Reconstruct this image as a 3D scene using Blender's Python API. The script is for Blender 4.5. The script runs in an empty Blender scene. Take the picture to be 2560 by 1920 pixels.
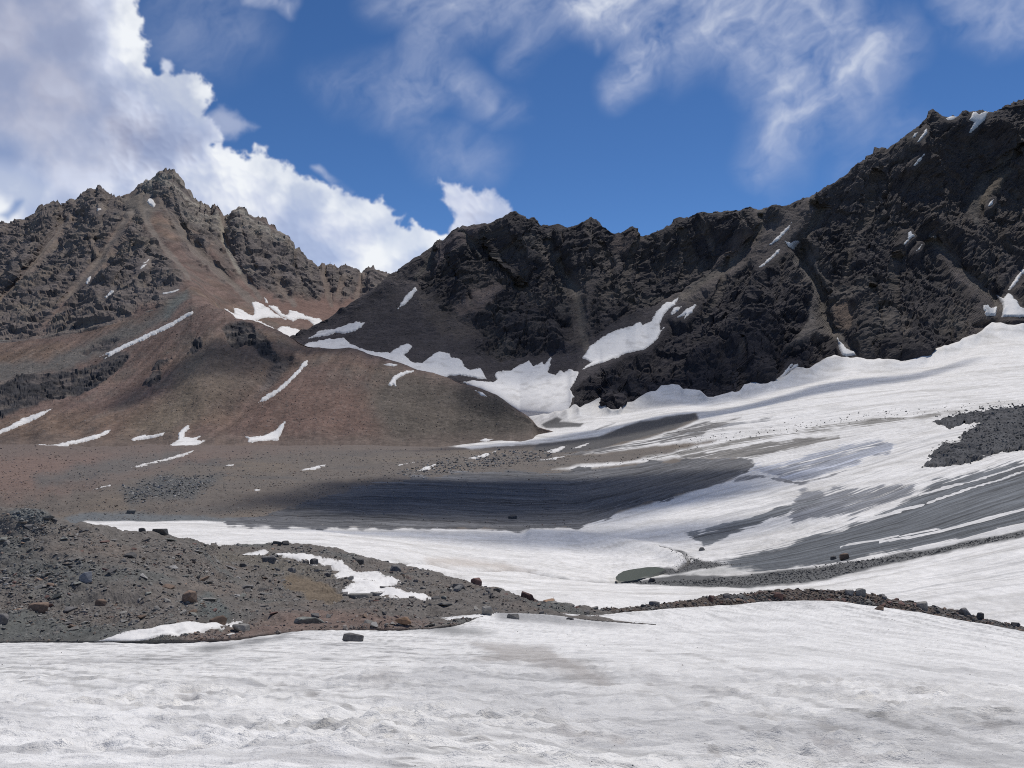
import bpy, bmesh, math, random, time
import numpy as np
from mathutils import Vector
T0 = time.time()
random.seed(7); RNG = np.random.default_rng(7)
SC = bpy.context.scene; COL = SC.collection

# ------------------------------------------------------------------ camera
FOC = 1934.0                                   # focal length in photo pixels (2560 wide)
CAMZ = 1.65
PITCH = math.atan(40 / FOC)                    # horizon sits 40 px under the middle of the frame
cam_d = bpy.data.cameras.new('camera'); cam = bpy.data.objects.new('camera', cam_d); COL.objects.link(cam)
cam.location = (0, 0, CAMZ); cam.rotation_euler = (math.pi / 2 + PITCH, 0, 0)
cam_d.sensor_width = 36.0; cam_d.lens = FOC / 2560 * 36.0
cam_d.clip_start = 0.1; cam_d.clip_end = 30000
SC.camera = cam

# ------------------------------------------------------------------ light and exposure
SUN_EL, SUN_AZ = 61.0, 30.0                    # degrees above the horizon, degrees right of the view
SUN_STRENGTH, SKY_STRENGTH = 3.4, 0.085
SC.view_settings.view_transform = 'Standard'; SC.view_settings.look = 'None'
SC.view_settings.gamma = 1.0; SC.view_settings.exposure = 0.0
SC.view_settings.use_curve_mapping = False
SC.render.engine = 'CYCLES'; SC.cycles.use_denoising = False; SC.cycles.filter_width = 1.05
SC.cycles.max_bounces = 6; SC.cycles.diffuse_bounces = 3; SC.cycles.volume_bounces = 0; SC.cycles.sample_clamp_indirect = 1.5
sun_d = bpy.data.lights.new('sun', 'SUN'); sun_d.energy = SUN_STRENGTH; sun_d.angle = math.radians(0.53)
sun_d.color = (1.0, 0.955, 0.90)
sun = bpy.data.objects.new('sun', sun_d); COL.objects.link(sun)
SUN_DIR = Vector((math.sin(math.radians(SUN_AZ)) * math.cos(math.radians(SUN_EL)),
                  math.cos(math.radians(SUN_AZ)) * math.cos(math.radians(SUN_EL)),
                  math.sin(math.radians(SUN_EL))))
sun.rotation_euler = SUN_DIR.to_track_quat('Z', 'Y').to_euler()
sun.location = (0, 0, 400)

# ------------------------------------------------------------------ noise (numpy)
_r = np.random.default_rng(11)
PERM = _r.permutation(256).astype(np.int32); PERM = np.concatenate([PERM, PERM, PERM])
GRD = _r.normal(size=(256, 3)).astype(np.float32); GRD /= np.linalg.norm(GRD, axis=1, keepdims=True)
def perlin(x, y, z):
    xi = np.floor(x); yi = np.floor(y); zi = np.floor(z)
    fx = (x - xi).astype(np.float32); fy = (y - yi).astype(np.float32); fz = (z - zi).astype(np.float32)
    xi = xi.astype(np.int32) & 255; yi = yi.astype(np.int32) & 255; zi = zi.astype(np.int32) & 255
    w = [f * f * f * (f * (f * 6 - 15) + 10) for f in (fx, fy, fz)]
    out = 0
    A0 = PERM[xi]; A1 = PERM[xi + 1]
    for dx, A in ((0, A0), (1, A1)):
        wx = w[0] if dx else 1 - w[0]
        for dy in (0, 1):
            B = PERM[A + yi + dy]; wy = wx * (w[1] if dy else 1 - w[1])
            for dz in (0, 1):
                g = GRD[PERM[B + zi + dz]]
                out = out + wy * (w[2] if dz else 1 - w[2]) * (g[..., 0] * (fx - dx) + g[..., 1] * (fy - dy) + g[..., 2] * (fz - dz))
    return out * 1.7
def fbm(x, y, z, octv=4, gain=0.5):
    a, t, s = 1.0, 0.0, 0.0
    for i in range(octv):
        t = t + a * perlin(x + 17.3 * i, y - 9.1 * i, z + 5.7 * i); s += a; a *= gain; x = x * 2.03; y = y * 2.03; z = z * 2.03
    return t / s
def ridged(x, y, z, octv=5, gain=0.55):
    a, t, s, wgt = 1.0, 0.0, 0.0, 1.0
    for i in range(octv):
        n = 1 - np.abs(perlin(x + 31.7 * i, y + 3.1 * i, z - 13.9 * i)) * 1.5
        n = np.clip(n, 0, 1); n = n * n * wgt
        t = t + a * n; s += a; wgt = np.clip(n * 1.8, 0, 1); a *= gain; x = x * 2.07; y = y * 2.07; z = z * 2.07
    return t / s
def facets(x, y, z, tilt=1.0):
    """broken rock: every cell of space is one flat, tilted face; returns height (about -1..1) and distance to the joint"""
    x, y, z = (np.asarray(q, np.float32) for q in (x, y, z))
    xi, yi, zi = (np.floor(q).astype(np.int32) for q in (x, y, z))
    b1 = np.full(x.shape, 9., np.float32); b2 = b1.copy(); h = np.zeros(x.shape, np.float32)
    for dx in (-1, 0, 1):
        for dy in (-1, 0, 1):
            for dz in (-1, 0, 1):
                c = PERM[PERM[PERM[(xi + dx) & 255] + ((yi + dy) & 255)] + ((zi + dz) & 255)]
                g = GRD[c]; ox = xi + dx + .5 + .5 * g[..., 0] - x; oy = yi + dy + .5 + .5 * g[..., 1] - y; oz = zi + dz + .5 + .5 * g[..., 2] - z
                d = ox * ox + oy * oy + oz * oz; near = d < b1
                b2 = np.where(near, b1, np.minimum(b2, d)); g2 = GRD[(c * 7 + 91) & 255]
                h = np.where(near, g2[..., 0] * .5 - tilt * (g2[..., 1] * ox + g2[..., 2] * oz + g2[..., 0] * oy), h); b1 = np.where(near, d, b1)
    return h, np.sqrt(b2) - np.sqrt(b1)
def sstep(a, b, x):
    t = np.clip((x - a) / (b - a), 0, 1); return t * t * (3 - 2 * t)

# ------------------------------------------------------------------ rays and polygons
CP, SP = math.cos(PITCH), math.sin(PITCH)
def pt(u, v, d):                               # the point at depth d along the sight line (u, v)
    x = (np.asarray(u, float) - 1280) / FOC; q = (960 - np.asarray(v, float)) / FOC
    Y = CP - q * SP; Z = SP + q * CP
    return np.stack(np.broadcast_arrays(x / Y * d, np.asarray(d, float) * 1.0, CAMZ + Z / Y * d), -1)
def seg_dist(U, V, pl):
    best = np.full(U.shape, 1e9, np.float32)
    for (x0, y0), (x1, y1) in zip(pl[:-1], pl[1:]):
        dx, dy = x1 - x0, y1 - y0; L = dx * dx + dy * dy + 1e-9
        t = np.clip(((U - x0) * dx + (V - y0) * dy) / L, 0, 1)
        best = np.minimum(best, (U - x0 - t * dx) ** 2 + (V - y0 - t * dy) ** 2)
    return np.sqrt(best)
def poly_sd(U, V, poly):                       # signed distance, positive inside
    d = seg_dist(U, V, list(poly) + [poly[0]])
    ins = np.zeros(U.shape, bool)
    n = len(poly)
    for i in range(n):
        (x0, y0), (x1, y1) = poly[i], poly[(i + 1) % n]
        if y0 == y1: continue
        ins ^= ((V < y0) != (V < y1)) & (U < (x1 - x0) * (V - y0) / (y1 - y0) + x0)
    return np.where(ins, d, -d)
def windowed(U, V, pts, pad, fn, fill):
    p = np.array(pts, float); m = (U > p[:, 0].min() - pad) & (U < p[:, 0].max() + pad) & (V > p[:, 1].min() - pad) & (V < p[:, 1].max() + pad)
    out = np.full(U.shape, fill, np.float32)
    if m.any(): out[m] = fn(U[m], V[m], pts)
    return out
# ------------------------------------------------------------------ sky: Nishita daylight with a drawn field of fair-weather cloud
def cloud_field(w=2880, h=1440, win=(-43, 43, -1, 35)):
    """cover and brightness of the clouds over azimuth -90..90 (mirrored behind) and elevation 0..90"""
    R_ = np.zeros((h, w), np.float32); B_ = np.full((h, w), .85, np.float32)
    # thin veils over the whole dome, coarse, then the fine part where the big clouds stand
    az = (np.arange(w // 6) + .5) / (w // 6) * 180 - 90; el = (np.arange(h // 6) + .5) / (h // 6) * 90
    AZ, EL = np.meshgrid(az, el); q = 1.0 / np.maximum(np.sin(np.radians(EL)), .16)
    px, py = np.sin(np.radians(AZ)) * q, np.cos(np.radians(AZ)) * q
    v = fbm(px * 1.3 + 2, py * 1.3, px * 0, 6, .58); v = sstep(.05, .6, v) * .42
    iu, iv = np.linspace(-.4, w // 6 - .6, w), np.linspace(-.4, h // 6 - .6, h)
    v = np.stack([np.interp(iu, np.arange(w // 6), r) for r in v]); v = np.stack([np.interp(iv, np.arange(h // 6), c) for c in v.T], 1)
    R_[:] = v
    x0, x1 = [int((a + 90) / 180 * w) for a in win[:2]]; y0, y1 = [max(0, int(a / 90 * h)) for a in win[2:]]
    AZ, EL = np.meshgrid(np.radians((np.arange(x0, x1) + .5) / w * 180 - 90), np.radians((np.arange(y0, y1) + .5) / h * 90))
    dx, dy, dz = np.sin(AZ) * np.cos(EL), np.cos(AZ) * np.cos(EL), np.sin(EL)
    fw = dy * CP + dz * SP; up = -dy * SP + dz * CP
    U = (1280 + FOC * dx / fw).astype(np.float32); V = (960 - FOC * up / fw).astype(np.float32); O = np.zeros_like(U)
    fade = np.clip(np.minimum.reduce([(U + 260) / 240, (2820 - U) / 240, (V + 330) / 240]), 0, 1); fade = fade * fade * (3 - 2 * fade)
    def billow(s, sd, n=4):
        t, a, tot = 0, 1, 0
        for i in range(n):
            t = t + a * np.abs(perlin(U / s + sd + 7 * i, V / s - sd, O + sd + i)); tot += a; a *= .55; s *= .48
        return 1 - t / tot * 1.9
    wx = fbm(U / 150 + 5, V / 150, O, 4); wy = fbm(U / 150 - 9, V / 150, O + 4, 4)
    bl = billow(95, 3, 5); b2 = billow(60, 9, 4); soft = fbm(U / 170, V / 170, O + 9, 5)
    # veils of high cloud
    veil = np.zeros_like(U)
    ca, sa = .80, .60; q1, q2 = U * ca - V * sa, U * sa + V * ca      # filaments drawn out along the wind
    vw = .6 * fbm(q1 / 210 + 3 + .6 * wx, q2 / 85 + .6 * wy, O + 2, 7, .62) + .6 * fbm(U / 160 + .5 * wx, V / 200 + .5 * wy, O + 7, 6, .6)
    for poly, a, s in (([(900,-300),(930,20),(1050,60),(1010,160),(960,230),(975,295),(1060,265),(1120,225),(1180,265),(1240,295),(1285,275),(1230,245),(1160,195),(1125,140),(1140,95),(1300,60),(1285,160),(1330,105),(1400,55),(1500,85),(1490,20),(1520,-300)], .42, 90),
                       ([(1450,-300),(1740,-300),(1690,60),(1665,140),(1600,205),(1535,245),(1528,225),(1565,160),(1585,90),(1400,60)], .72, 80), ([(1480,95),(1500,70),(1500,110),(1490,125)], .3, 30),
                       ([(1680,-300),(2080,-300),(2150,50),(2270,80),(2210,200),(2100,290),(1990,340),(1900,420),(1925,260),(1850,160),(1750,120),(1690,160)], .58, 130), ([(2300,-300),(2900,-300),(2900,60),(2480,95),(2390,60)], .5, 110),
                       ([(790,200),(960,150),(1070,310),(1010,310),(860,260)], .24, 90), ([(1020,330),(1160,320),(1260,380),(1220,440),(1090,430)], .20, 90), ([(1900,400),(2000,300),(2060,320),(1990,420),(1930,480)], .16, 90),
                       ([(500,-300),(760,-300),(738,10),(722,42),(690,20),(610,6)], .62, 36), ([(330,-300),(560,-300),(640,100),(480,180),(400,120)], .20, 140), ([(783,420),(800,418),(838,445),(880,482),(860,478),(815,452)], .45, 16), ([(900,512),(925,515),(930,545),(905,540)], .25, 24), ([(2150,300),(2250,260),(2300,300),(2200,380),(2100,420)], .16, 100)):
        sd = poly_sd(U + 26 * wx, V + 26 * wy, poly); veil = np.maximum(veil, a * sstep(-s * .75, s * .5, sd))
    veil = np.clip(veil * np.clip(.66 + 1.5 * vw, 0, 1.5), 0, .85)
    # heaped cloud
    MAIN = [(-700,-500),(340,-320),(338,0),(358,45),(360,81),(368,98),(374,134),(376,163),(390,181),(439,195),(460,179),(488,188),(521,212),(533,244),(529,273),(516,284),(530,300),(548,330),(560,350),(529,362),(578,368),(614,393),(639,362),(667,368),(688,393),(728,415),(757,443),(797,458),(838,468),(863,486),(900,494),(955,496),(983,521),(1007,541),(1003,556),(1032,557),(1085,572),(1111,588),(1085,640),(900,1000),(-700,1000)]
    CL2 = [(1070,442),(1097,433),(1121,445),(1142,464),(1166,460),(1199,468),(1223,476),(1252,496),(1275,527),(1290,620),(1080,640),(1117,586),(1125,545),(1109,505),(1098,472)]
    PUFF = [(399,158),(408,148),(425,148),(437,162),(432,178),(415,184),(400,175)]; SHELF = [(505,290),(560,262),(592,274),(624,300),(648,322),(612,335),(588,352),(545,356),(520,340)]
    def heap(poly, amp, wob):
        sd = poly_sd(U + wob * wx, V + wob * wy, poly); return sd + amp * (bl - .52) + amp * .45 * (b2 - .5)
    sdm = heap(MAIN, 30, 16); sd2 = heap(CL2, 24, 16); sdp = heap(PUFF, 12, 8); sds = heap(SHELF, 16, 18)
    left_soft = sstep(380, 150, U) * sstep(620, 480, V)
    am = sstep(-3, 13, sdm) * np.clip(.80 + .9 * soft, 0.62, 1)
    gap = poly_sd(U + 20 * wx, V + 20 * wy, [(-700,330),(40,345),(60,375),(25,398),(-30,395),(-700,400)]); am = am * (1 - .4 * sstep(-40, 24, gap))
    gap = poly_sd(U + 12 * wx, V + 12 * wy, [(4,536),(22,522),(40,500),(56,500),(44,522),(20,545)]); am = am * (1 - .6 * sstep(-14, 8, gap))
    a2 = sstep(-4, 16, sd2) * np.clip(.86 + 1.0 * soft, .6, 1); ap = sstep(-4, 14, sdp) * .8; as_ = sstep(-10, 26, sds) * .55
    bs = billow(110, 3, 2); gx = np.gradient(bs, axis=1); gy = np.gradient(bs, axis=0); relief = np.clip((gx * .6 + gy * .8) * -6.5, -1, 1)     # light from the upper right
    bs = billow(48, 9, 2); g2x = np.gradient(bs, axis=1); g2y = np.gradient(bs, axis=0); relief2 = np.clip((g2x * .6 + g2y * .8) * -5, -1, 1)
    thick = 1 - np.exp(-np.maximum(sdm, 0) / 95.0)
    bm = 1.04 - .30 * thick
    GREYS = [([(-700,-500),(260,-300),(250,60),(240,150),(300,230),(420,300),(520,320),(530,350),(440,400),(300,390),(150,340),(40,330),(-700,330)], .27, 190), ([(300,330),(520,330),(470,400),(340,410)], .14, 110), ([(620,560),(800,520),(900,560),(840,640),(640,640)], .10, 120), ([(-700,330),(120,330),(260,420),(150,470),(-700,420)], .12, 140)]
    for poly, a, s in GREYS: bm = bm - a * sstep(-s * .6, s * .5, poly_sd(U + 40 * wx, V + 40 * wy, poly))
    for poly, a, s in (([(420,200),(520,210),(520,270),(450,290),(400,250)], .16, 60), ([(-40,420),(60,430),(120,480),(60,530),(-40,560)], .25, 60), ([(620,390),(720,430),(860,500),(960,530),(900,560),(700,480)], .16, 80), ([(1000,545),(1110,580),(1060,620),(980,640),(900,690),(960,600)], .28, 50), ([(300,0),(360,40),(370,140),(330,160),(290,60)], .12, 60)):
        bm = bm + a * sstep(-s * .7, s * .5, poly_sd(U + 20 * wx, V + 20 * wy, poly))
    bm = bm + .12 * relief * (1 - .7 * left_soft) + .07 * relief2 * (1 - left_soft) + .16 * soft
    b2_ = .80 - .16 * (1 - np.exp(-np.maximum(sd2, 0) / 40.0)) + .13 * relief + .06 * relief2
    cover, bright = veil, .72 + .06 * vw + .14 * sstep(.3, .75, veil)
    for a, b in ((as_, np.full_like(U, .62) + .08 * relief), (ap, .84 + .1 * relief), (a2, b2_), (am, bm)):
        bright = bright * (1 - a) + b * a; cover = cover + a * (1 - cover)
    sub = R_[y0:y1, x0:x1]; sub[:] = sub * (1 - fade) + cover * fade
    sub = B_[y0:y1, x0:x1]; sub[:] = sub * (1 - fade) + bright * fade
    return R_, np.clip(B_, 0, 1.2)
_cov, _bri = cloud_field()
cl_img = bpy.data.images.new('cloud_field', _cov.shape[1], _cov.shape[0], alpha=False, float_buffer=True)
cl_img.colorspace_settings.name = 'Non-Color'
_buf = np.ones(_cov.shape + (4,), np.float32); _buf[..., 0] = _cov; _buf[..., 1] = _bri; _buf[..., 2] = 0
cl_img.pixels.foreach_set(_buf.ravel()); cl_img.update(); del _buf

world = bpy.data.worlds.new('World'); SC.world = world; world.use_nodes = True
wn, wl = world.node_tree.nodes, world.node_tree.links
wn.clear()
def wmath(op, a, b=None, c=None):
    n = wn.new('ShaderNodeMath'); n.operation = op
    for i, val in enumerate((a, b, c)):
        if val is None: continue
        if isinstance(val, (int, float)): n.inputs[i].default_value = val
        else: wl.new(val, n.inputs[i])
    return n.outputs[0]
w_out = wn.new('ShaderNodeOutputWorld'); w_bg = wn.new('ShaderNodeBackground')
w_sky = wn.new('ShaderNodeTexSky'); w_sky.sky_type = 'NISHITA'; w_sky.sun_disc = False
w_sky.sun_elevation = math.radians(SUN_EL); w_sky.sun_rotation = math.radians(SUN_AZ)
w_sky.altitude = 4500; w_sky.air_density = 1.0; w_sky.dust_density = 0.2; w_sky.ozone_density = 4.0
w_bg.inputs['Strength'].default_value = SKY_STRENGTH
w_hs = wn.new('ShaderNodeHueSaturation'); w_hs.inputs['Saturation'].default_value = 1.16; w_hs.inputs['Value'].default_value = 1.17; w_hs.inputs['Hue'].default_value = 0.503
wl.new(w_sky.outputs[0], w_hs.inputs['Color'])
w_tc = wn.new('ShaderNodeTexCoord'); w_sep = wn.new('ShaderNodeSeparateXYZ'); wl.new(w_tc.outputs['Generated'], w_sep.inputs[0])
w_az = wmath('ARCTAN2', w_sep.outputs[0], wmath('ABSOLUTE', w_sep.outputs[1]))
w_u = wmath('ADD', wmath('DIVIDE', w_az, math.pi), 0.5); w_v = wmath('DIVIDE', wmath('ARCSINE', w_sep.outputs[2]), math.pi / 2)
w_cmb = wn.new('ShaderNodeCombineXYZ'); wl.new(w_u, w_cmb.inputs[0]); wl.new(wmath('MAXIMUM', w_v, 0.0005), w_cmb.inputs[1])
w_im = wn.new('ShaderNodeTexImage'); w_im.image = cl_img; w_im.extension = 'EXTEND'; w_im.interpolation = 'Cubic'; wl.new(w_cmb.outputs[0], w_im.inputs[0])
w_is = wn.new('ShaderNodeSeparateColor'); wl.new(w_im.outputs[0], w_is.inputs[0])
w_ramp = wn.new('ShaderNodeValToRGB'); wl.new(w_is.outputs[1], w_ramp.inputs[0])
cr_ = w_ramp.color_ramp; cr_.elements[0].position = 0.0; cr_.elements[0].color = (.10, .13, .28, 1); cr_.elements[1].position = 1.0; cr_.elements[1].color = (.88, .91, .95, 1)
e_ = cr_.elements.new(.45); e_.color = (.36, .385, .52, 1); e_ = cr_.elements.new(.72); e_.color = (.62, .67, .82, 1)
w_sc = wn.new('ShaderNodeVectorMath'); w_sc.operation = 'SCALE'; w_sc.inputs['Scale'].default_value = 1.0 / SKY_STRENGTH; wl.new(w_ramp.outputs[0], w_sc.inputs[0])
w_mix = wn.new('ShaderNodeMix'); w_mix.data_type = 'RGBA'; wl.new(w_is.outputs[0], w_mix.inputs['Factor']); wl.new(w_hs.outputs[0], w_mix.inputs['A']); wl.new(w_sc.outputs[0], w_mix.inputs['B'])
wl.new(w_mix.outputs['Result'], w_bg.inputs['Color']); wl.new(w_bg.outputs[0], w_out.inputs['Surface'])
# ------------------------------------------------------------------ tools that build things
def tag(o, label=None, cat=None, group=None, kind=None):
    for k, val in (('label', label), ('category', cat), ('group', group), ('kind', kind)):
        if val: o[k] = val
    return o
def link(name, me, parent=None):
    o = bpy.data.objects.new(name, me); COL.objects.link(o)
    if parent: o.parent = parent
    return o
def mesh_np(name, verts, faces, mat=None, col=None, smooth=False):
    """faces: (n,3) or (n,4) int array"""
    me = bpy.data.meshes.new(name); k = faces.shape[1]; n = len(faces)
    me.vertices.add(len(verts)); me.vertices.foreach_set('co', np.ascontiguousarray(verts, np.float32).ravel())
    me.loops.add(n * k); me.loops.foreach_set('vertex_index', np.ascontiguousarray(faces, np.int32).ravel())
    me.polygons.add(n); me.polygons.foreach_set('loop_start', np.arange(0, n * k, k, dtype=np.int32))
    me.polygons.foreach_set('use_smooth', np.full(n, smooth, bool))
    me.update(calc_edges=True)
    if col is not None:
        a = me.attributes.new('Col', 'FLOAT_COLOR', 'POINT')
        c = np.ones((len(verts), 4), np.float32); c[:, :3] = col; a.data.foreach_set('color', c.ravel())
    if mat: me.materials.append(mat)
    return me

def nodes_of(m): return m.node_tree.nodes, m.node_tree.links
def base_mat(name, rough=0.9, spec=0.2):
    m = bpy.data.materials.new(name); m.use_nodes = True
    N, L = nodes_of(m); b = N['Principled BSDF']
    b.inputs['Roughness'].default_value = rough; b.inputs['Specular IOR Level'].default_value = spec
    return m, N, L, b
def terrain_mat(name, scale, var, bump, bump_dist, rough=0.92, spec=0.15, stretch=(1, 1, 1), scale2=None, dip=0):
    """vertex colour (the thing's own colour) broken up by fine grain in object space, with bump"""
    m, N, L, b = base_mat(name, rough, spec)
    at = N.new('ShaderNodeAttribute'); at.attribute_name = 'Col'
    tc = N.new('ShaderNodeTexCoord'); mp = N.new('ShaderNodeMapping'); mp.inputs['Scale'].default_value = stretch
    m0 = N.new('ShaderNodeMapping'); m0.inputs['Rotation'].default_value = (0, math.radians(dip), 0); L.new(tc.outputs['Object'], m0.inputs['Vector']); L.new(m0.outputs[0], mp.inputs['Vector'])
    n1 = N.new('ShaderNodeTexNoise'); n1.inputs['Scale'].default_value = scale; n1.inputs['Detail'].default_value = 6; n1.inputs['Roughness'].default_value = 0.7
    n2 = N.new('ShaderNodeTexNoise'); n2.inputs['Scale'].default_value = (scale2 or scale * 0.21); n2.inputs['Detail'].default_value = 4
    L.new(mp.outputs[0], n1.inputs['Vector']); L.new(mp.outputs[0], n2.inputs['Vector'])
    r = N.new('ShaderNodeMapRange'); r.inputs['From Min'].default_value = 0.3; r.inputs['From Max'].default_value = 0.7
    r.inputs['To Min'].default_value = 1 - var; r.inputs['To Max'].default_value = 1 + var; L.new(n1.outputs[0], r.inputs['Value'])
    r2 = N.new('ShaderNodeMapRange'); r2.inputs['From Min'].default_value = 0.3; r2.inputs['From Max'].default_value = 0.7
    r2.inputs['To Min'].default_value = 1 - var * 0.5; r2.inputs['To Max'].default_value = 1 + var * 0.5; L.new(n2.outputs[0], r2.inputs['Value'])
    mu = N.new('ShaderNodeMath'); mu.operation = 'MULTIPLY'; L.new(r.outputs[0], mu.inputs[0]); L.new(r2.outputs[0], mu.inputs[1])
    vm = N.new('ShaderNodeVectorMath'); vm.operation = 'SCALE'; L.new(at.outputs['Color'], vm.inputs[0]); L.new(mu.outputs[0], vm.inputs['Scale'])
    L.new(vm.outputs[0], b.inputs['Base Color'])
    bp = N.new('ShaderNodeBump'); bp.inputs['Strength'].default_value = bump; bp.inputs['Distance'].default_value = bump_dist
    L.new(n1.outputs[0], bp.inputs['Height']); L.new(bp.outputs[0], b.inputs['Normal'])
    return m
MAT = {
    'mountain': terrain_mat('weathered_rock', 0.24, 0.30, 0.7, 2.0, stretch=(1, 1, 1.25)),
    'dark_rock': terrain_mat('dark_bedded_rock', 0.20, 0.36, 0.9, 2.5, stretch=(.7, 1, 2.0), dip=36),
    'glacier': terrain_mat('glacier_surface', 0.9, 0.16, 0.6, 0.4, rough=0.75, spec=0.25),
    'snow': terrain_mat('summer_snow', 5.0, 0.10, 0.8, 0.08, rough=0.7, spec=0.25, stretch=(1, 1.6, 1)),
    'patch': terrain_mat('old_snow', 0.25, 0.07, 0.35, 0.5, rough=0.7, spec=0.2),
    'rubble': terrain_mat('stony_ground', 7.0, 0.35, 0.7, 0.06),
}
def flow_ice(m):
    """bare ice showing through the snow in bands drawn out along the flow of the glacier (attributes Flow, Bare, IceCol)"""
    N, L = nodes_of(m); at = [n for n in N if n.type == 'ATTRIBUTE'][0]; tgt = at.outputs['Color'].links[0].to_socket
    def attr(name): n = N.new('ShaderNodeAttribute'); n.attribute_name = name; return n
    def mth(op, a, b):
        n = N.new('ShaderNodeMath'); n.operation = op
        for i, q in enumerate((a, b)):
            if isinstance(q, (int, float)): n.inputs[i].default_value = q
            else: L.new(q, n.inputs[i])
        return n.outputs[0]
    fl, ba, ic = attr('Flow'), attr('Bare'), attr('IceCol'); ns = []
    for sx, sy, off, det in ((26, 1.0, 1.7, 6), (70, 1.6, 7.7, 5), (12, 3.5, 11, 5), (150, 2.6, 3.1, 3)):
        mp = N.new('ShaderNodeMapping'); mp.inputs['Scale'].default_value = (sx, sy, 1); mp.inputs['Location'].default_value = (off, off * .7, off); L.new(fl.outputs['Vector'], mp.inputs['Vector'])
        n = N.new('ShaderNodeTexNoise'); n.inputs['Scale'].default_value = 1.0; n.inputs['Detail'].default_value = det; n.inputs['Roughness'].default_value = .62; n.inputs['Distortion'].default_value = .25
        L.new(mp.outputs[0], n.inputs['Vector']); ns.append(mth('MULTIPLY', mth('SUBTRACT', n.outputs[0], .5), 2.0))
    e = mth('ADD', mth('ADD', mth('SUBTRACT', ba.outputs['Fac'], .5), mth('MULTIPLY', ns[0], .9)), mth('ADD', mth('MULTIPLY', ns[1], 1.0), mth('ADD', mth('MULTIPLY', ns[2], .8), mth('MULTIPLY', ns[3], .5))))
    r = N.new('ShaderNodeMapRange'); r.interpolation_type = 'SMOOTHSTEP'; r.inputs['From Min'].default_value = -.17; r.inputs['From Max'].default_value = .17; L.new(e, r.inputs['Value'])
    k = mth('ADD', 1.0, mth('ADD', mth('MULTIPLY', ns[0], 1.2), mth('ADD', mth('MULTIPLY', ns[1], 1.4), mth('MULTIPLY', ns[3], 1.3)))); k = mth('MAXIMUM', k, .3)
    vs = N.new('ShaderNodeVectorMath'); vs.operation = 'SCALE'; L.new(ic.outputs['Color'], vs.inputs[0]); L.new(k, vs.inputs['Scale'])
    mx = N.new('ShaderNodeMix'); mx.data_type = 'RGBA'; L.new(r.outputs[0], mx.inputs['Factor']); dr_ = attr('Dirt'); r3 = N.new('ShaderNodeMapRange'); r3.interpolation_type = 'SMOOTHSTEP'; r3.inputs['From Min'].default_value = -.12; r3.inputs['From Max'].default_value = .42; L.new(mth('ADD', mth('MULTIPLY', ns[0], .6), mth('ADD', mth('MULTIPLY', ns[1], .7), mth('MULTIPLY', ns[3], .35))), r3.inputs['Value'])
    m3 = N.new('ShaderNodeMix'); m3.data_type = 'RGBA'; L.new(mth('MULTIPLY', r3.outputs[0], dr_.outputs['Fac']), m3.inputs['Factor']); L.new(at.outputs['Color'], m3.inputs['A']); m3.inputs['B'].default_value = (.30, .30, .295, 1); L.new(m3.outputs['Result'], mx.inputs['A']); L.new(vs.outputs[0], mx.inputs['B']); L.new(mx.outputs['Result'], tgt)
flow_ice(MAT['glacier'])
def add_attr(me, name, kind, arr):
    a = me.attributes.new(name, kind, 'POINT'); a.data.foreach_set({'FLOAT': 'value', 'FLOAT_VECTOR': 'vector', 'FLOAT_COLOR': 'color'}[kind], np.ascontiguousarray(arr, np.float32).ravel())
def stone_mat(name, c, var=0.3):
    m, N, L, b = base_mat(name, 0.85, 0.25)
    tc = N.new('ShaderNodeTexCoord'); n1 = N.new('ShaderNodeTexNoise'); n1.inputs['Scale'].default_value = 9; n1.inputs['Detail'].default_value = 6
    L.new(tc.outputs['Object'], n1.inputs['Vector'])
    oi = N.new('ShaderNodeObjectInfo')
    r = N.new('ShaderNodeMapRange'); r.inputs['From Min'].default_value = 0.3; r.inputs['From Max'].default_value = 0.7
    r.inputs['To Min'].default_value = 1 - var; r.inputs['To Max'].default_value = 1 + var; L.new(n1.outputs[0], r.inputs['Value'])
    r2 = N.new('ShaderNodeMapRange'); r2.inputs['To Min'].default_value = 0.65; r2.inputs['To Max'].default_value = 1.35; L.new(oi.outputs['Random'], r2.inputs['Value'])
    mu = N.new('ShaderNodeMath'); mu.operation = 'MULTIPLY'; L.new(r.outputs[0], mu.inputs[0]); L.new(r2.outputs[0], mu.inputs[1])
    vm = N.new('ShaderNodeVectorMath'); vm.operation = 'SCALE'; vm.inputs[0].default_value = c; L.new(mu.outputs[0], vm.inputs['Scale'])
    L.new(vm.outputs[0], b.inputs['Base Color'])
    bp = N.new('ShaderNodeBump'); bp.inputs['Strength'].default_value = 0.5; bp.inputs['Distance'].default_value = 0.02
    L.new(n1.outputs[0], bp.inputs['Height']); L.new(bp.outputs[0], b.inputs['Normal'])
    return m
SM = {'grey': stone_mat('grey_stone', (.20, .19, .172)), 'dark': stone_mat('dark_stone', (.135, .128, .122)),
      'brown': stone_mat('brown_stone', (.19, .135, .10)), 'rust': stone_mat('rusty_stone', (.235, .15, .095)),
      'red': stone_mat('red_stone', (.155, .095, .08)), 'pale': stone_mat('pale_stone', (.26, .25, .235)),
      'blue': stone_mat('bluish_stone', (.185, .19, .20)), 'green': stone_mat('greenish_stone', (.19, .19, .168))}

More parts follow.
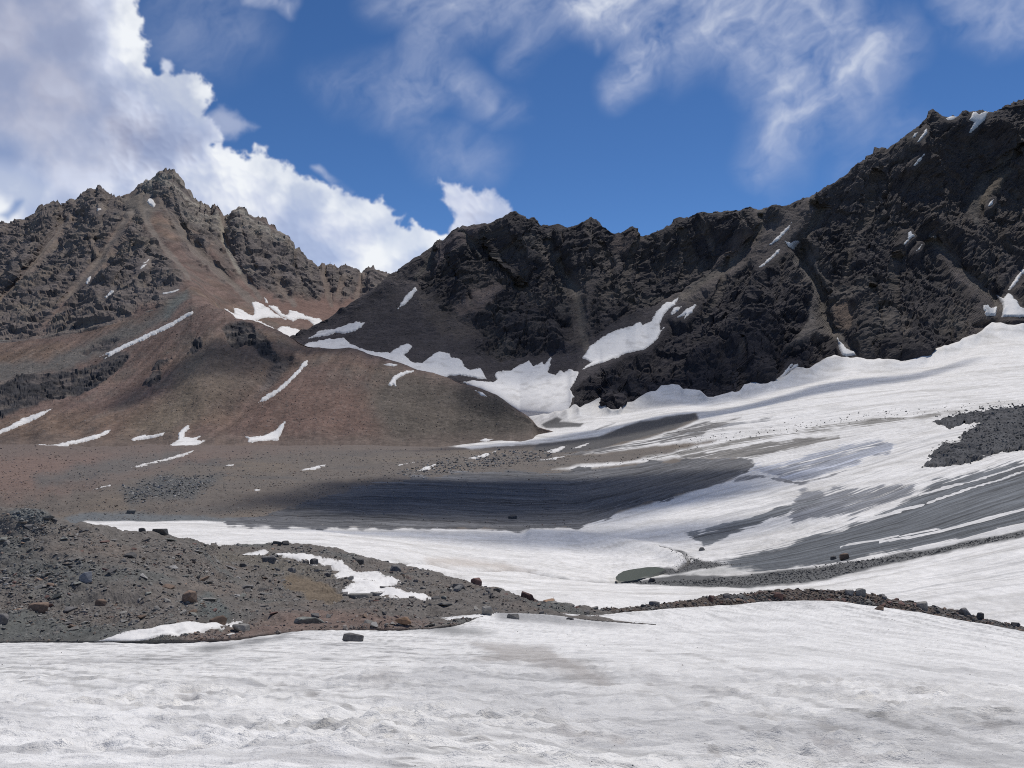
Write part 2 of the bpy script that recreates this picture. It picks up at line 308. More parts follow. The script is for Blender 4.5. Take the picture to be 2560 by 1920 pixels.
# ------------------------------------------------------------------ terrain sheets
def pchip_eval(Y, s):
    """Y (K,C) at knots 0..K-1; s (R,) -> (R,C), no overshoot"""
    K = len(Y); d = np.diff(Y, axis=0); m = np.zeros_like(Y)
    if K > 2:
        a, b = d[:-1], d[1:]; same = a * b > 0
        m[1:-1] = np.where(same, 2 * a * b / np.where(same, a + b, 1), 0)
    m[0], m[-1] = d[0], d[-1]
    k = np.clip(np.floor(s).astype(int), 0, K - 2); t = (s - k)[:, None]
    y0, y1, m0, m1 = Y[k], Y[k + 1], m[k], m[k + 1]
    return (2*t**3 - 3*t**2 + 1) * y0 + (t**3 - 2*t**2 + t) * m0 + (-2*t**3 + 3*t**2) * y1 + (t**3 - t**2) * m1
class Sheet:
    def __init__(self, us, lines, rows, ease={}):
        us = np.asarray(us, float); vs, ds = [], []
        for ln in lines:
            a = np.array(ln, float); a = a[np.argsort(a[:, 0], kind='stable')]
            vs.append(np.interp(us, a[:, 0], a[:, 1])); ds.append(np.interp(us, a[:, 0], np.log(a[:, 2])))
        for k, w in ease.items():              # round off the bends of a ground line
            n = max(3, int(w / np.median(np.diff(us))) | 1); ker = np.hanning(n + 2)[1:-1]; ker /= ker.sum()
            vs[k] = np.convolve(np.pad(vs[k], n // 2, 'edge'), ker, 'valid'); ds[k] = np.convolve(np.pad(ds[k], n // 2, 'edge'), ker, 'valid')
        s = np.concatenate([np.linspace(k, k + 1, n, endpoint=False) for k, n in enumerate(rows)] + [[len(rows)]])
        self.s = s; self.us = us
        self.V = pchip_eval(np.array(vs), s); self.D = np.exp(pchip_eval(np.array(ds), s))
        self.U = np.broadcast_to(us, self.V.shape).copy(); self.S = np.broadcast_to(s[:, None], self.V.shape)
        self.C = np.zeros(self.V.shape + (3,), np.float32)
    def crease(self, pl, amp, width, s0=-1, s1=99):
        d = windowed(self.U, self.V, pl, width * 3, lambda a, b, p: np.exp(-(seg_dist(a, b, p) / width) ** 2) * sstep(0, 2.2 * width, np.hypot(a - p[-1][0], b - p[-1][1])) * sstep(0, 1.2 * width, np.hypot(a - p[0][0], b - p[0][1])), 0)
        d = d * ((self.S >= s0) & (self.S <= s1)); self.D += amp * d; return d
    def place(self): self.P = pt(self.U, self.V, self.D); self.N = self.normals(); return self.P
    def normals(self):
        a = np.gradient(self.P, axis=1); b = np.gradient(self.P, axis=0)
        n = np.cross(a, b); n /= np.linalg.norm(n, axis=-1, keepdims=True) + 1e-9
        flip = n[..., 2:3] < 0
        return np.where(flip, -n, n)
    def push(self, h): self.P = self.P + self.N * h[..., None]
    def fill(self, c): self.C[:] = c
    def paint(self, poly, c, soft=10, wob=0, amt=1.0, s0=-1, s1=99):
        m = self.mask(poly, soft, wob, s0, s1) * amt
        self.C += (np.asarray(c, np.float32) - self.C) * m[..., None]; return m
    def mask(self, poly, soft=10, wob=0, s0=-1, s1=99):
        sd = windowed(self.U, self.V, poly, soft + wob * 2 + 5, poly_sd, -1e4)
        if wob: sd = sd + wob * self.wn
        m = sstep(-soft / 2, soft / 2, sd)
        return m * ((self.S >= s0) & (self.S <= s1))
    def line_paint(self, pl, c, width, amt=1.0, wob=0, s0=-1, s1=99):
        d = windowed(self.U, self.V, pl, width * 3 + wob, seg_dist, 1e4)
        if wob: d = d + wob * self.wn
        m = (1 - sstep(width * 0.4, width * 1.1, d)) * amt * ((self.S >= s0) & (self.S <= s1))
        self.C += (np.asarray(c, np.float32) - self.C) * m[..., None]; return m
    def build(self, name, mat, smooth):
        R, Cn = self.V.shape; i = np.arange(R * Cn).reshape(R, Cn)
        f = np.stack([i[:-1, :-1], i[:-1, 1:], i[1:, 1:], i[1:, :-1]], -1).reshape(-1, 4)
        me = mesh_np(name, self.P.reshape(-1, 3), f, mat, self.C.reshape(-1, 3), smooth)
        self.obj = link(name, me); return self.obj
    def at(self, U, V, s0=0, s1=99):
        """surface points under the sight lines (U, V) given as a grid whose columns share one u"""
        r0, r1 = np.searchsorted(self.s, s0), np.searchsorted(self.s, s1, side='right')
        out = np.zeros(V.shape + (3,)); 
        for j in range(V.shape[1]):
            u = U[0, j]; c = np.clip(np.searchsorted(self.us, u), 1, len(self.us) - 1)
            w = (u - self.us[c - 1]) / (self.us[c] - self.us[c - 1]); w = min(max(w, 0), 1)
            vv = self.V[r0:r1, c] * w + self.V[r0:r1, c - 1] * (1 - w); p = self.P[r0:r1, c] * w + self.P[r0:r1, c - 1] * (1 - w)
            o = np.argsort(vv)
            for k in range(3): out[:, j, k] = np.interp(V[:, j], vv[o], p[o, k])
        return out
    def one(self, u, v, s0=0, s1=99): return self.at(np.array([[u]], float), np.array([[v]], float), s0, s1)[0, 0]

def img_noise(sh, scale, seed=0, octv=4): return fbm(sh.U / scale + seed, sh.V / scale - seed, np.full(sh.U.shape, seed * 1.37), octv)
# ------------------------------------------------------------------ outlines of the snow patches, and the calm ground under them
BK, FR = dict(s0=2.95, s1=7.02), dict(s0=.9, s1=3.02)
PATCHES = (
    ('A', [(367,504),(373,494),(382,500),(391,513),(386,519),(377,514)], 'oval snow patch high under the pale summit of the left peak', BK),
    ('A', [(241,529),(243,521),(252,520),(254,525),(246,527)], 'tiny hooked snow patch high on the dark left wall', BK),
    ('A', [(213,709),(219,695),(228,688),(227,697),(217,710)], 'small narrow snow sliver in the foot of the pale left gully', BK),
    ('A', [(349,672),(356,662),(366,660),(360,668)], 'lower one of two short snow dashes on the dark spur', BK),
    ('A', [(358,658),(374,647),(369,655)], 'upper one of two short snow dashes on the dark spur', BK),
    ('A', [(261,744),(276,730),(288,726),(280,734),(265,746)], 'small slanting snow patch low on the dark spur', BK),
    ('A', [(406,732),(423,729),(452,722),(434,731),(408,735)], 'thin level snow streak where the dark spur meets red scree', BK),
    ('A', [(249,891),(300,866),(380,829),(440,799),(470,782),(482,777),(485,782),(460,798),(420,821),(350,854),(300,877),(262,896),(272,886)], 'very long straight snow strip running diagonally across the red slope', dict(s0=2, s1=5)),
    ('A', [(361,804),(372,796),(386,792),(378,800),(364,806)], 'short snow dash above the long diagonal strip', BK),
    ('A', [(-20,905),(0,901),(10,894),(25,890),(14,903),(0,911),(-20,920)], 'snow wedge cut by the left frame edge at the gully mouth', BK),
    ('A', [(-30,1093),(0,1076),(60,1045),(133,1020),(100,1043),(50,1065),(0,1086),(-30,1104)], 'long tapering snow strip below the black outcrop at far left', FR),
    ('A', [(48,1050),(58,1044),(62,1046),(52,1052)], 'tiny snow fleck just above the far left tapering strip', FR),
    ('A', [(70,1111),(100,1111),(128,1114),(155,1107),(200,1098),(240,1086),(275,1075),(273,1083),(235,1099),(190,1109),(150,1119),(120,1117),(90,1115)], 'thin curved snow strip along the foot of the left red slope', dict(s0=.2, s1=3)),
    ('A', [(325,1099),(345,1089),(380,1088),(415,1080),(405,1090),(370,1097),(335,1102)], 'leaf shaped level snow patch at the foot of the red slope', dict(s0=.2, s1=3)),
    ('A', [(396,1129),(425,1112),(446,1098),(446,1083),(459,1070),(470,1063),(476,1071),(464,1080),(459,1095),(480,1093),(502,1090),(489,1101),(518,1101),(500,1111),(470,1120),(430,1124)], 'bird shaped forked snow patch at the foot of the red slope', dict(s0=0, s1=3)),
    ('A', [(613,1092),(640,1091),(663,1088),(690,1074),(705,1057),(715,1051),(707,1075),(699,1091),(697,1100),(650,1104),(618,1106),(622,1098)], 'boomerang shaped snow patch at the foot of the round red hill', dict(s0=0, s1=3)),
    ('A', [(645,1007),(655,993),(690,974),(720,949),(745,924),(759,903),(770,900),(769,909),(746,936),(720,961),(690,986),(666,1001)], 'slanting snow strip in the groove between the two red hills', FR),
    ('A', [(556,768),(588,799),(620,806),(650,812),(690,832),(735,856),(760,840),(766,829),(725,818),(706,815),(692,824),(668,812),(640,801),(660,795),(700,795),(720,801),(690,785),(670,770),(646,754),(628,756),(637,779),(632,790),(600,772),(582,768),(587,786)], 'broad forked snowfield in the hollow under the left peak', dict(s0=4.2, s1=7, thick=.8)),
    ('A', [(669,762),(695,767),(704,783),(719,788),(723,775),(746,780),(771,792),(794,795),(812,806),(789,818),(773,801),(746,797),(733,803),(700,790)], 'ragged snow band along the right of the peak hollow', dict(s0=4.2, s1=7, thick=.8)),
    ('A', [(659,742),(666,748),(671,759),(664,755)], 'tiny snow dash in the chute above the peak hollow', dict(s0=4.2, s1=7)),
    ('A', [(970,964),(980,945),(1000,930),(1020,927),(1037,926),(1010,937),(990,951),(990,968),(983,961),(978,967)], 'small snow patch with two toes on top of the brown hill', FR),
    ('A', [(956,912),(975,908),(994,912),(985,916)], 'thin level snow dash just under the brown hill crest', FR),
    ('A', [(1188,976),(1205,981),(1218,991),(1205,990)], 'short snow dash on the right shoulder of the brown hill', FR),
    ('A', [(1196,1102),(1212,1096),(1235,1097),(1215,1105)], 'little snow lens at the right foot of the brown hill', dict(s0=0, s1=3)),
    ('C', [(770,846),(785,838),(800,826),(835,823),(860,814),(890,805),(913,806),(905,818),(875,833),(840,833),(810,841)], 'spindle shaped snow patch at the left foot of the dark ridge', {}),
    ('C', [(720,900),(753,868),(771,856),(820,848),(860,845),(874,856),(872,870),(850,885),(770,886),(740,900)], 'snow saddle between the brown hill crest and the dark ridge', {}),
    ('C', [(862,852),(890,866),(918,877),(940,880),(975,882),(1000,865),(1020,859),(1031,866),(1020,880),(1011,888),(1030,905),(1055,908),(1085,885),(1095,878),(1125,884),(1128,893),(1151,895),(1160,915),(1175,925),(1202,920),(1217,948),(1200,947),(1160,938),(1120,940),(1090,960),(1042,942),(1007,928),(974,918),(918,902),(880,882),(860,874)], 'long two humped snow band behind the brown hill', {}),
    ('C', [(1160,956),(1183,950),(1203,953),(1231,955),(1241,949),(1236,939),(1241,929),(1279,925),(1297,913),(1322,900),(1333,915),(1356,905),(1362,912),(1371,897),(1379,891),(1376,910),(1369,931),(1388,938),(1400,926),(1410,931),(1424,922),(1436,928),(1449,928),(1434,961),(1425,974),(1435,989),(1421,1026),(1420,1075),(1300,1075),(1270,1035),(1235,1000),(1191,975)], 'large ragged snow apron rising from the glacier up the dark ridge', dict(thick=.8)),
    ('C', [(1455,894),(1475,865),(1510,840),(1540,825),(1580,815),(1600,805),(1607,812),(1628,803),(1640,780),(1665,755),(1678,756),(1698,740),(1691,757),(1677,769),(1660,786),(1648,812),(1652,823),(1661,816),(1640,851),(1610,873),(1570,881),(1530,898),(1490,911),(1456,924),(1478,906)], 'big feather shaped snowfield high on the middle of the dark ridge', {}),
    ('C', [(1674,783),(1685,770),(1709,763),(1695,776),(1680,786)], 'small snow leaf beside the tip of the feather snowfield', {}),
    ('C', [(1688,796),(1715,772),(1741,759),(1730,779),(1709,798),(1713,786)], 'forked snow sliver right of the feather snowfield tip', {}),
    ('C', [(1923,611),(1945,590),(1979,557),(1966,580),(1945,601),(1926,612)], 'straight snow strip in the pale scree chute below the ridge notch', {}),
    ('C', [(1896,669),(1920,647),(1943,627),(1953,616),(1946,632),(1920,656),(1901,669)], 'narrow snow strip below the chute strip', {}),
    ('C', [(1963,603),(1975,606),(1985,603),(1997,603),(1991,614),(1985,623),(1970,618)], 'small bowl shaped snow patch beside the pale scree gully', {}),
    ('C', [(2424,300),(2432,281),(2440,280),(2447,286),(2452,283),(2462,279),(2471,279),(2464,295),(2451,310),(2439,322),(2429,332),(2423,332),(2432,312),(2437,303),(2430,301)], 'forked snow patch hanging just under the far right summit ridge', dict(s0=1, s1=4.03)),
    ('C', [(2364,296),(2378,290),(2393,290),(2386,298),(2370,299)], 'small snow cornice in the notch of the right summit', dict(s0=1, s1=4.03)),
    ('C', [(2292,356),(2303,340),(2319,318),(2318,333),(2308,344),(2296,355)], 'pointed snow sliver just left of the right summit', {}),
    ('C', [(2280,345),(2286,335),(2297,328),(2288,342)], 'thin snow dash on the left edge of the right summit', {}),
    ('C', [(2282,417),(2295,399),(2312,384),(2305,397),(2289,413)], 'straight snow dash below the right summit', {}),
    ('C', [(2469,516),(2478,501),(2485,498),(2483,509),(2474,515)], 'tiny snow drop low on the far right face', {}),
    ('C', [(2259,611),(2270,596),(2271,581),(2279,576),(2280,585),(2286,588),(2272,601),(2263,611)], 'small S shaped snow patch in the middle of the right face', {}),
    ('C', [(2291,626),(2300,616),(2307,609),(2301,621)], 'thin snow scratch right of the S shaped patch', {}),
    ('C', [(2092,840),(2100,855),(2108,862),(2115,871),(2137,880),(2138,887),(2120,891),(2105,888),(2097,870)], 'boot shaped snow remnant where the scree gully meets the glacier', dict(thick=1.5)),
    ('C', [(2459,764),(2470,762),(2478,770),(2493,767),(2489,788),(2466,791),(2461,776)], 'small square snow block at the right glacier edge', dict(thick=1.6)),
    ('C', [(2491,737),(2508,747),(2520,732),(2530,742),(2543,755),(2549,768),(2575,776),(2590,796),(2505,792),(2507,764)], 'crumbling snow block at the right frame edge', dict(thick=1.6)),
    ('C', [(2519,726),(2532,705),(2550,680),(2580,656),(2580,674),(2555,686),(2541,709),(2526,725)], 'snow tongue climbing right above the crumbling snow block', {}),
    ('C', [(1944,947),(1960,930),(1974,914),(1984,906),(1977,920),(1995,907),(1992,920),(1972,932),(1958,945)], 'two pronged snow scrap on dark rock above the glacier edge', {}),
    ('C', [(994,772),(1010,745),(1025,728),(1038,717),(1043,724),(1031,741),(1020,754),(1005,766)], 'isolated slanting snow patch on the left slope of the dark ridge', {}),
    ('G', [(330,1167),(380,1153),(420,1142),(470,1129),(485,1125),(475,1134),(440,1143),(390,1155),(345,1168)], 'long thin snow strip on the debris plain below the bird patch', dict(s0=3, s1=6.5)),
    ('G', [(227,1223),(255,1215),(289,1207),(260,1217)], 'faint thin snow line on the debris plain at left', dict(s0=3, s1=6.5)),
    ('G', [(752,1174),(790,1163),(818,1159),(790,1170),(760,1176)], 'leftmost of three snow slivers on the middle debris plain', dict(s0=3, s1=6.5)),
    ('G', [(980,1167),(1010,1160),(1036,1155),(1010,1164)], 'faintest, middle one of three snow slivers on the debris plain', dict(s0=3, s1=6.5)),
    ('G', [(1040,1179),(1065,1168),(1098,1159),(1085,1169),(1060,1177)], 'broadest of three snow slivers on the middle debris plain', dict(s0=3, s1=6.5)),
    ('G', [(1168,1146),(1210,1133),(1242,1127),(1215,1140),(1180,1148)], 'snow strip along the upper edge of the boulder field', dict(s0=3, s1=6.5)),
    ('G', [(1345,1150),(1390,1142),(1416,1139),(1390,1148)], 'snow strip just right of the boulder field', dict(s0=3, s1=6.5)),
    ('G', [(562,1164),(573,1160),(586,1159),(575,1166)], 'tiny snow fleck alone on the debris plain below the boomerang patch', dict(s0=3, s1=6.5)),
    ('G', [(632,1222),(640,1220),(652,1221),(642,1225)], 'tiny snow fleck near the dark ice on the left plain', dict(s0=3, s1=6.5)),
    ('G', [(1366,1128),(1380,1123),(1400,1117),(1417,1111),(1406,1123),(1385,1132)], 'short snow tongue on the dark debris wedge', dict(s0=3, s1=6.5)),
    ('G', [(1432,1119),(1455,1110),(1476,1105),(1460,1114),(1440,1121)], 'snow dash within the dark debris wedge', dict(s0=3, s1=6.5)),
    ('M', [(590,1382),(620,1378),(662,1375),(673,1379),(657,1387),(620,1384)], 'small snow lens at the back of the moraine basin', dict(s0=1.2, s1=4, wob=2)),
    ('M', [(675,1386),(697,1381),(760,1386),(811,1395),(855,1400),(860,1410),(900,1427),(952,1433),(957,1444),(1003,1457),(975,1464),(952,1470),(988,1480),(1054,1487),(1081,1496),(1026,1501),(950,1498),(907,1496),(872,1488),(852,1469),(887,1463),(870,1455),(847,1447),(834,1431),(849,1423),(811,1410),(748,1401),(710,1394)], 'winding dirty snow drift round the moraine basin', dict(s0=1.2, s1=4, wob=3.5, thick=.9)),
    ('M', [(232,1607),(299,1588),(395,1571),(520,1553),(606,1545),(592,1556),(520,1569),(468,1581),(400,1593),(335,1607)], 'tapering snow strip at the foot of the left moraine', dict(s0=.9, s1=3, wob=2, thick=1.2)),
)
def calm_of(sh, key):
    m = np.zeros_like(sh.V)
    for host, poly, label, kw in PATCHES:
        if host == key: m = np.maximum(m, sstep(-20, -5, windowed(sh.U, sh.V, poly, 24, poly_sd, -1e4)) * ((sh.S >= kw.get('s0', -1) - .1) & (sh.S <= kw.get('s1', 99) + .1)))
    return m
# ------------------------------------------------------------------ the terrain, near to far
# every sheet is a stack of ground lines (u, v, depth): where the ground is seen and how far off it is
SNOW = (.77, .75, .71); DIRTY = (.50, .475, .44); ICE = (.125, .135, .15); GREY = (.138, .117, .097); GRAVEL = (.10, .10, .096)

# ---- snowfield underfoot
CREST = [(-1300,1640,30),(-300,1592,30),(430,1590,29),(760,1562,28.5),(1000,1557,30),(1200,1530,33),(1400,1530,36),(1480,1533,38),(1530,1528,39),(1600,1523,41),(1700,1517,44),
         (1800,1510,47),(1900,1503,50),(2000,1500,52),(2080,1502,52.5),(2200,1515,52),(2300,1530,51.5),(2400,1548,51),(2480,1562,50.5),(2560,1577,50),(2860,1640,48),(3900,1850,44)]
F = Sheet(np.concatenate([np.linspace(-1300, -200, 60, endpoint=False), np.arange(-200, 2760, 3.3), np.linspace(2760, 3900, 60)]), [
    [(-1300,2300,2.2),(3900,2300,2.2)],
    [(-1300,1950,3.25),(3900,1950,3.25)],
    [(-1300,1770,6.2),(1200,1760,6.5),(2860,1770,6.3),(3900,1790,6)],
    [(-1300,1690,13),(-300,1668,13),(1200,1660,13),(2000,1650,13.5),(2860,1700,13),(3900,1760,12)],
    [(-1300,1670,22),(-300,1624,22),(700,1608,21),(1200,1585,23),(1600,1594,25),(2000,1572,29),(2400,1602,29),(2860,1662,27),(3900,1790,25)],
    CREST, [(a, b + 60, c + 9) for a, b, c in CREST]], [20, 92, 60, 44, 44, 6])
F.place(); x, y, z = np.moveaxis(F.P, -1, 0); F.wn = img_noise(F, 60, 3)
near = sstep(40, 4, y)
lump = fbm(x / 2.2, y / 2.2, z * 0, 3); lumpy = sstep(16, 5, y) * (.35 + .95 * sstep(-.25, .35, fbm(x / 2.6 + 4, y / 2.0, z * 0 + 9, 3))); cup = fbm(x / 0.55 + 0.4 * lump, y / 0.28, z * 0 + 3.3, 4); cup2 = np.abs(perlin(x / 0.33 + 0.5 * lump, y / 0.20, z * 0 + 8))
wav = fbm(x / 9, y / 9, z * 0 + 5, 3)
edge = sstep(F.s[-1], F.s[-1] - 1.3, F.S) 
F.P[..., 2] += (wav * 0.20 + lump * (.05 + .02 * lumpy) + cup * (.03 + .03 * lumpy) + fbm(x / 1.0 + lump, y / .26, z * 0 + 12, 3) * .06 * lumpy + (cup2 - .3) * (.02 + .045 * lumpy) + (ridged(x / .27, y / .15, z * 0 + 6, 3) - .4) * .028 * lumpy + (ridged(x / .62 + .5 * lump, y / .30, z * 0 + 2, 4) - .4) * (.015 + .065 * lumpy)) * np.clip(edge + 0.15, 0, 1) * sstep(2.0, 6, y)**.5
F.fill((.80, .785, .745))
dirt = fbm(x / 5 + 3, y / 3.0, z * 0 + 2, 5); dst = fbm(x / 0.9, y / 0.25, z * 0 + 9, 4); dpit = fbm(x / 0.30 + .4 * lump, y / .16, z * 0 + 1.5, 3)
amt = np.clip(sstep(-.12, .35, dirt) * .6 + sstep(.0, .35, dst) * .6 - .15, 0, 1)
F.C += (np.array((.44, .435, .425), np.float32) - F.C) * amt[..., None]
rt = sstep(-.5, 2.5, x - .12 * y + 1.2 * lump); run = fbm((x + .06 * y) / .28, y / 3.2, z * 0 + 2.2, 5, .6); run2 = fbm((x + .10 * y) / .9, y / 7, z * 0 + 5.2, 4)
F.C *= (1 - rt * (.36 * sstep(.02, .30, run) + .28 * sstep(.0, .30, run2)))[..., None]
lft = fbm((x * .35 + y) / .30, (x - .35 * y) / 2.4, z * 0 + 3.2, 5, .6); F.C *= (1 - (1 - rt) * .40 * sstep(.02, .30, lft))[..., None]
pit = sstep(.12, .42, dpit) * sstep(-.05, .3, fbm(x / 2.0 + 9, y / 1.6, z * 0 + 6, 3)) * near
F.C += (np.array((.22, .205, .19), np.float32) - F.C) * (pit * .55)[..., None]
F.C += (np.array((.80, .785, .75), np.float32) - F.C) * (.5 * F.mask([(1090,1596),(1250,1545),(1450,1540),(1700,1522),(2000,1510),(2560,1590),(2760,1660),(2760,1780),(2560,1780),(2100,1740),(1700,1690),(1400,1640),(1200,1610)], 70, 20))[..., None]
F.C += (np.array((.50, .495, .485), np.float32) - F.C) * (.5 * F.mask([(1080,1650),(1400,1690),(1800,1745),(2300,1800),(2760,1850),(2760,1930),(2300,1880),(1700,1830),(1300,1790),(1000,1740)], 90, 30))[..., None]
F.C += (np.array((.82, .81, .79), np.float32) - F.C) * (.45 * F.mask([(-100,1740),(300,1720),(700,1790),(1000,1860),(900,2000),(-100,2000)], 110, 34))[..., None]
for poly, c, a in (([(470,1628),(540,1610),(640,1596),(720,1588),(700,1602),(620,1620),(520,1640)], (.20,.20,.195), .75),
                   ([(1000,1566),(1060,1568),(1110,1558),(1180,1568),(1240,1580),(1200,1588),(1120,1588),(1060,1578)], (.22,.22,.21), .8),
                   ([(1160,1604),(1250,1612),(1380,1622),(1400,1650),(1540,1700),(1500,1706),(1400,1682),(1280,1664),(1180,1660),(1240,1640)], (.33,.30,.27), .65),
                   ([(900,1704),(960,1686),(1000,1694),(940,1712)], (.34,.32,.30), .5), ([(1230,1524),(1330,1535),(1480,1552),(1610,1566),(1400,1558),(1250,1548)], (.20,.20,.20), .7),
                   ([(1370,1790),(1460,1800),(1580,1808),(1560,1816),(1440,1808)], (.3,.27,.25), .5), ([(2020,1800),(2080,1830),(2240,1880),(2160,1870),(2040,1830)], (.34,.32,.31), .5),
                   ([(1580,1680),(1700,1700),(1900,1730),(1800,1726),(1650,1704)], (.34,.33,.32), .5)):
    F.paint(poly, c, 26, 10, a)
brk = sstep(-.15, .3, fbm(x / .5, y / .5, z * 0 + 21, 3))
for pl, w_, a_ in (([(1180,1640),(1300,1662),(1420,1690),(1560,1706),(1700,1735),(1900,1762),(2150,1800)], 4, .6), ([(1500,1596),(1700,1640),(1900,1682),(2200,1742),(2500,1800)], 3, .5), ([(1580,1690),(1750,1742),(1880,1802),(1960,1860)], 3.5, .55), ([(680,1700),(860,1738),(1000,1790),(1250,1832)], 3.5, .5), ([(1470,1668),(1500,1690),(1530,1660)], 3, .5), ([(2000,1690),(2200,1720),(2560,1760)], 3, .45), ([(100,1660),(400,1652),(620,1634)], 3, .4), ([(1250,1760),(1500,1776),(1720,1812),(1800,1850)], 4, .5), ([(1660,1838),(1760,1880),(1830,1915)], 4, .6)):
    d_ = windowed(F.U, F.V, pl, 30, seg_dist, 1e4) + 7 * F.wn; F.C += (np.array((.30, .285, .265), np.float32) - F.C) * ((1 - sstep(w_ * .3, w_ * 1.8, np.abs(d_))) * a_ * brk)[..., None]
F.C *= (1 + .05 * fbm(x / 1.3, y / .4, z * 0 + 4, 3))[..., None]
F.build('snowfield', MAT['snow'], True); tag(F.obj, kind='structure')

# ---- rubble moraine on the left, resting on the snowfield
def fd(u, v):                                   # depth of the snowfield on a sight line
    j = np.clip(np.searchsorted(F.us, u), 0, len(F.us) - 1); k = F.S[:, j] <= 5
    vv, dd = F.V[k, j], F.D[k, j]; o = np.argsort(vv); return float(np.interp(v, vv[o], dd[o]))
FOOT = [(-1300,1655),(-300,1612),(0,1605),(200,1604),(330,1603),(430,1602),(560,1599),(760,1577),(960,1574),(1075,1571),(1150,1560),(1200,1542),(1240,1534),(1300,1534),(1400,1541),(1480,1550),(1600,1558),(1640,1561)]
M = Sheet(np.concatenate([np.linspace(-1300, -100, 60, endpoint=False), np.arange(-100, 1642, 2.5)]), [
    [(u, v + 26, fd(u, v) - .1) for u, v in FOOT],
    [(u, v, fd(u, v) - .15) for u, v in FOOT],
    [(-1300,1500,31.5),(-300,1450,31.5),(0,1450,31.5),(250,1470,30.5),(430,1510,28.6),(560,1545,28),(700,1527,30),(850,1532,29.5),(1000,1542,29),(1150,1535,30),(1300,1520,34),(1450,1540,35),(1640,1560,36.5)],
    [(-1300,1380,34.5),(-300,1350,34.5),(0,1350,34.5),(200,1370,34.5),(400,1420,34.5),(540,1470,35.5),(620,1480,37),(700,1460,41),(850,1470,40),(950,1490,37),(1100,1510,34.5),(1300,1505,35.8),(1450,1530,36),(1600,1556,36.6),(1640,1560,37)],
    [(-300,1250,37),(0,1266,37),(60,1262,37),(110,1268,37.5),(135,1290,38),(180,1306,39),(215,1308,39.5),(260,1318,40),(285,1324,41),(305,1336,41.5),(350,1341,42),(385,1338,42.5),(440,1345,43.5),(490,1352,46),(520,1368,50),(545,1367,58),(600,1364,63),(700,1362,65),(780,1362,65),(850,1375,63),(950,1400,58),
     (1050,1425,53),(1150,1450,48),(1200,1462,46),(1300,1485,42),(1400,1507,40),(1500,1532,38),(1600,1556,36.8),(1640,1561,37.2)],
    [(-300,1330,47),(300,1400,52),(480,1440,60),(545,1450,75),(780,1450,80),(950,1480,70),(1200,1540,56),(1400,1570,48),(1640,1610,42)]], [8, 46, 44, 56, 10])
M.wn = img_noise(M, 40, 5)
M.crease([(700,1440),(780,1460),(860,1490)], 1.2, 40)
M.place(); x, y, z = np.moveaxis(M.P, -1, 0)
foot = sstep(0.9, 1.5, M.S)
M.push((fbm(x / 3.5, y / 3.5, z / 3.5, 3) * .45 + fbm(x / .8, y / .8, z / .8, 4) * .22) * foot * sstep(1650, 1450, M.U))
M.fill((.148, .134, .119)); g = fbm(x / 4, y / 4, z / 4, 4)
M.C += (np.array((.158, .135, .115), np.float32) - M.C) * sstep(.0, .4, g)[..., None]
M.C += (np.array((.125, .125, .115), np.float32) - M.C) * sstep(.05, .45, fbm(x / 5 + 7, y / 5, z / 3, 3))[..., None]
M.paint([(-20,1530),(100,1520),(200,1545),(300,1590),(200,1606),(-20,1606)], (.105,.112,.104), 40, 10, .8)
M.paint([(20,1270),(90,1262),(130,1290),(100,1300),(30,1295)], (.115,.13,.13), 16, 4, .7)
M.paint([(480,1500),(520,1480),(580,1540),(560,1560),(500,1540)], (.11,.125,.118), 20, 6, .7)
M.paint([(450,1585),(600,1560),(760,1530),(1000,1545),(1080,1560),(960,1578),(700,1590),(500,1606)], (.19,.125,.10), 40, 12, .6)
M.paint([(540,1376),(640,1380),(700,1395),(800,1410),(850,1430),(830,1450),(700,1440),(600,1410),(540,1400)], (.15,.135,.11), 22, 8, .7)
M.paint([(698,1446),(730,1438),(780,1443),(815,1456),(845,1474),(862,1496),(850,1510),(815,1512),(790,1500),(745,1480),(712,1466)], (.165,.13,.092), 8, 4, .95)
M.build('moraine', MAT['rubble'], False); tag(M.obj, kind='structure')

# ---- thin stony ridge along the crest of the snowfield
RTOP = [(1480,1531),(1540,1522),(1600,1519),(1640,1513),(1700,1508),(1760,1498),(1820,1489),(1900,1481),(1970,1476),(2060,1476),(2150,1481),(2200,1491),(2290,1511),(2400,1533),(2480,1551),(2560,1569),(2860,1630),(3300,1720)]
cr = np.array(CREST)
dcr = lambda u: float(np.interp(u, cr[:, 0], cr[:, 2])); vcr = lambda u: float(np.interp(u, cr[:, 0], cr[:, 1]))
R = Sheet(np.arange(1480, 3300, 2.6), [
    [(u, vcr(u) + 22, dcr(u) - 1.0) for u in range(1480, 3301, 20)], [(u, vcr(u) + 3, dcr(u) - 1.1) for u in range(1480, 3301, 20)],
    [(u, v, dcr(u) + 1.6) for u, v in RTOP], [(u, v + 60, dcr(u) + 6) for u, v in RTOP]], [4, 22, 8])
R.place(); x, y, z = np.moveaxis(R.P, -1, 0); R.wn = img_noise(R, 30, 9)
R.push(fbm(x / .9, y / .9, z / .9, 4) * .35 * sstep(.8, 1.3, R.S))
R.fill((.12, .098, .082)); R.C += (np.array((.10, .10, .097), np.float32) - R.C) * sstep(-.1, .4, fbm(x / 4, y / 4, z, 3))[..., None]
R.build('gravel_ridge', MAT['rubble'], False); tag(R.obj, kind='structure')

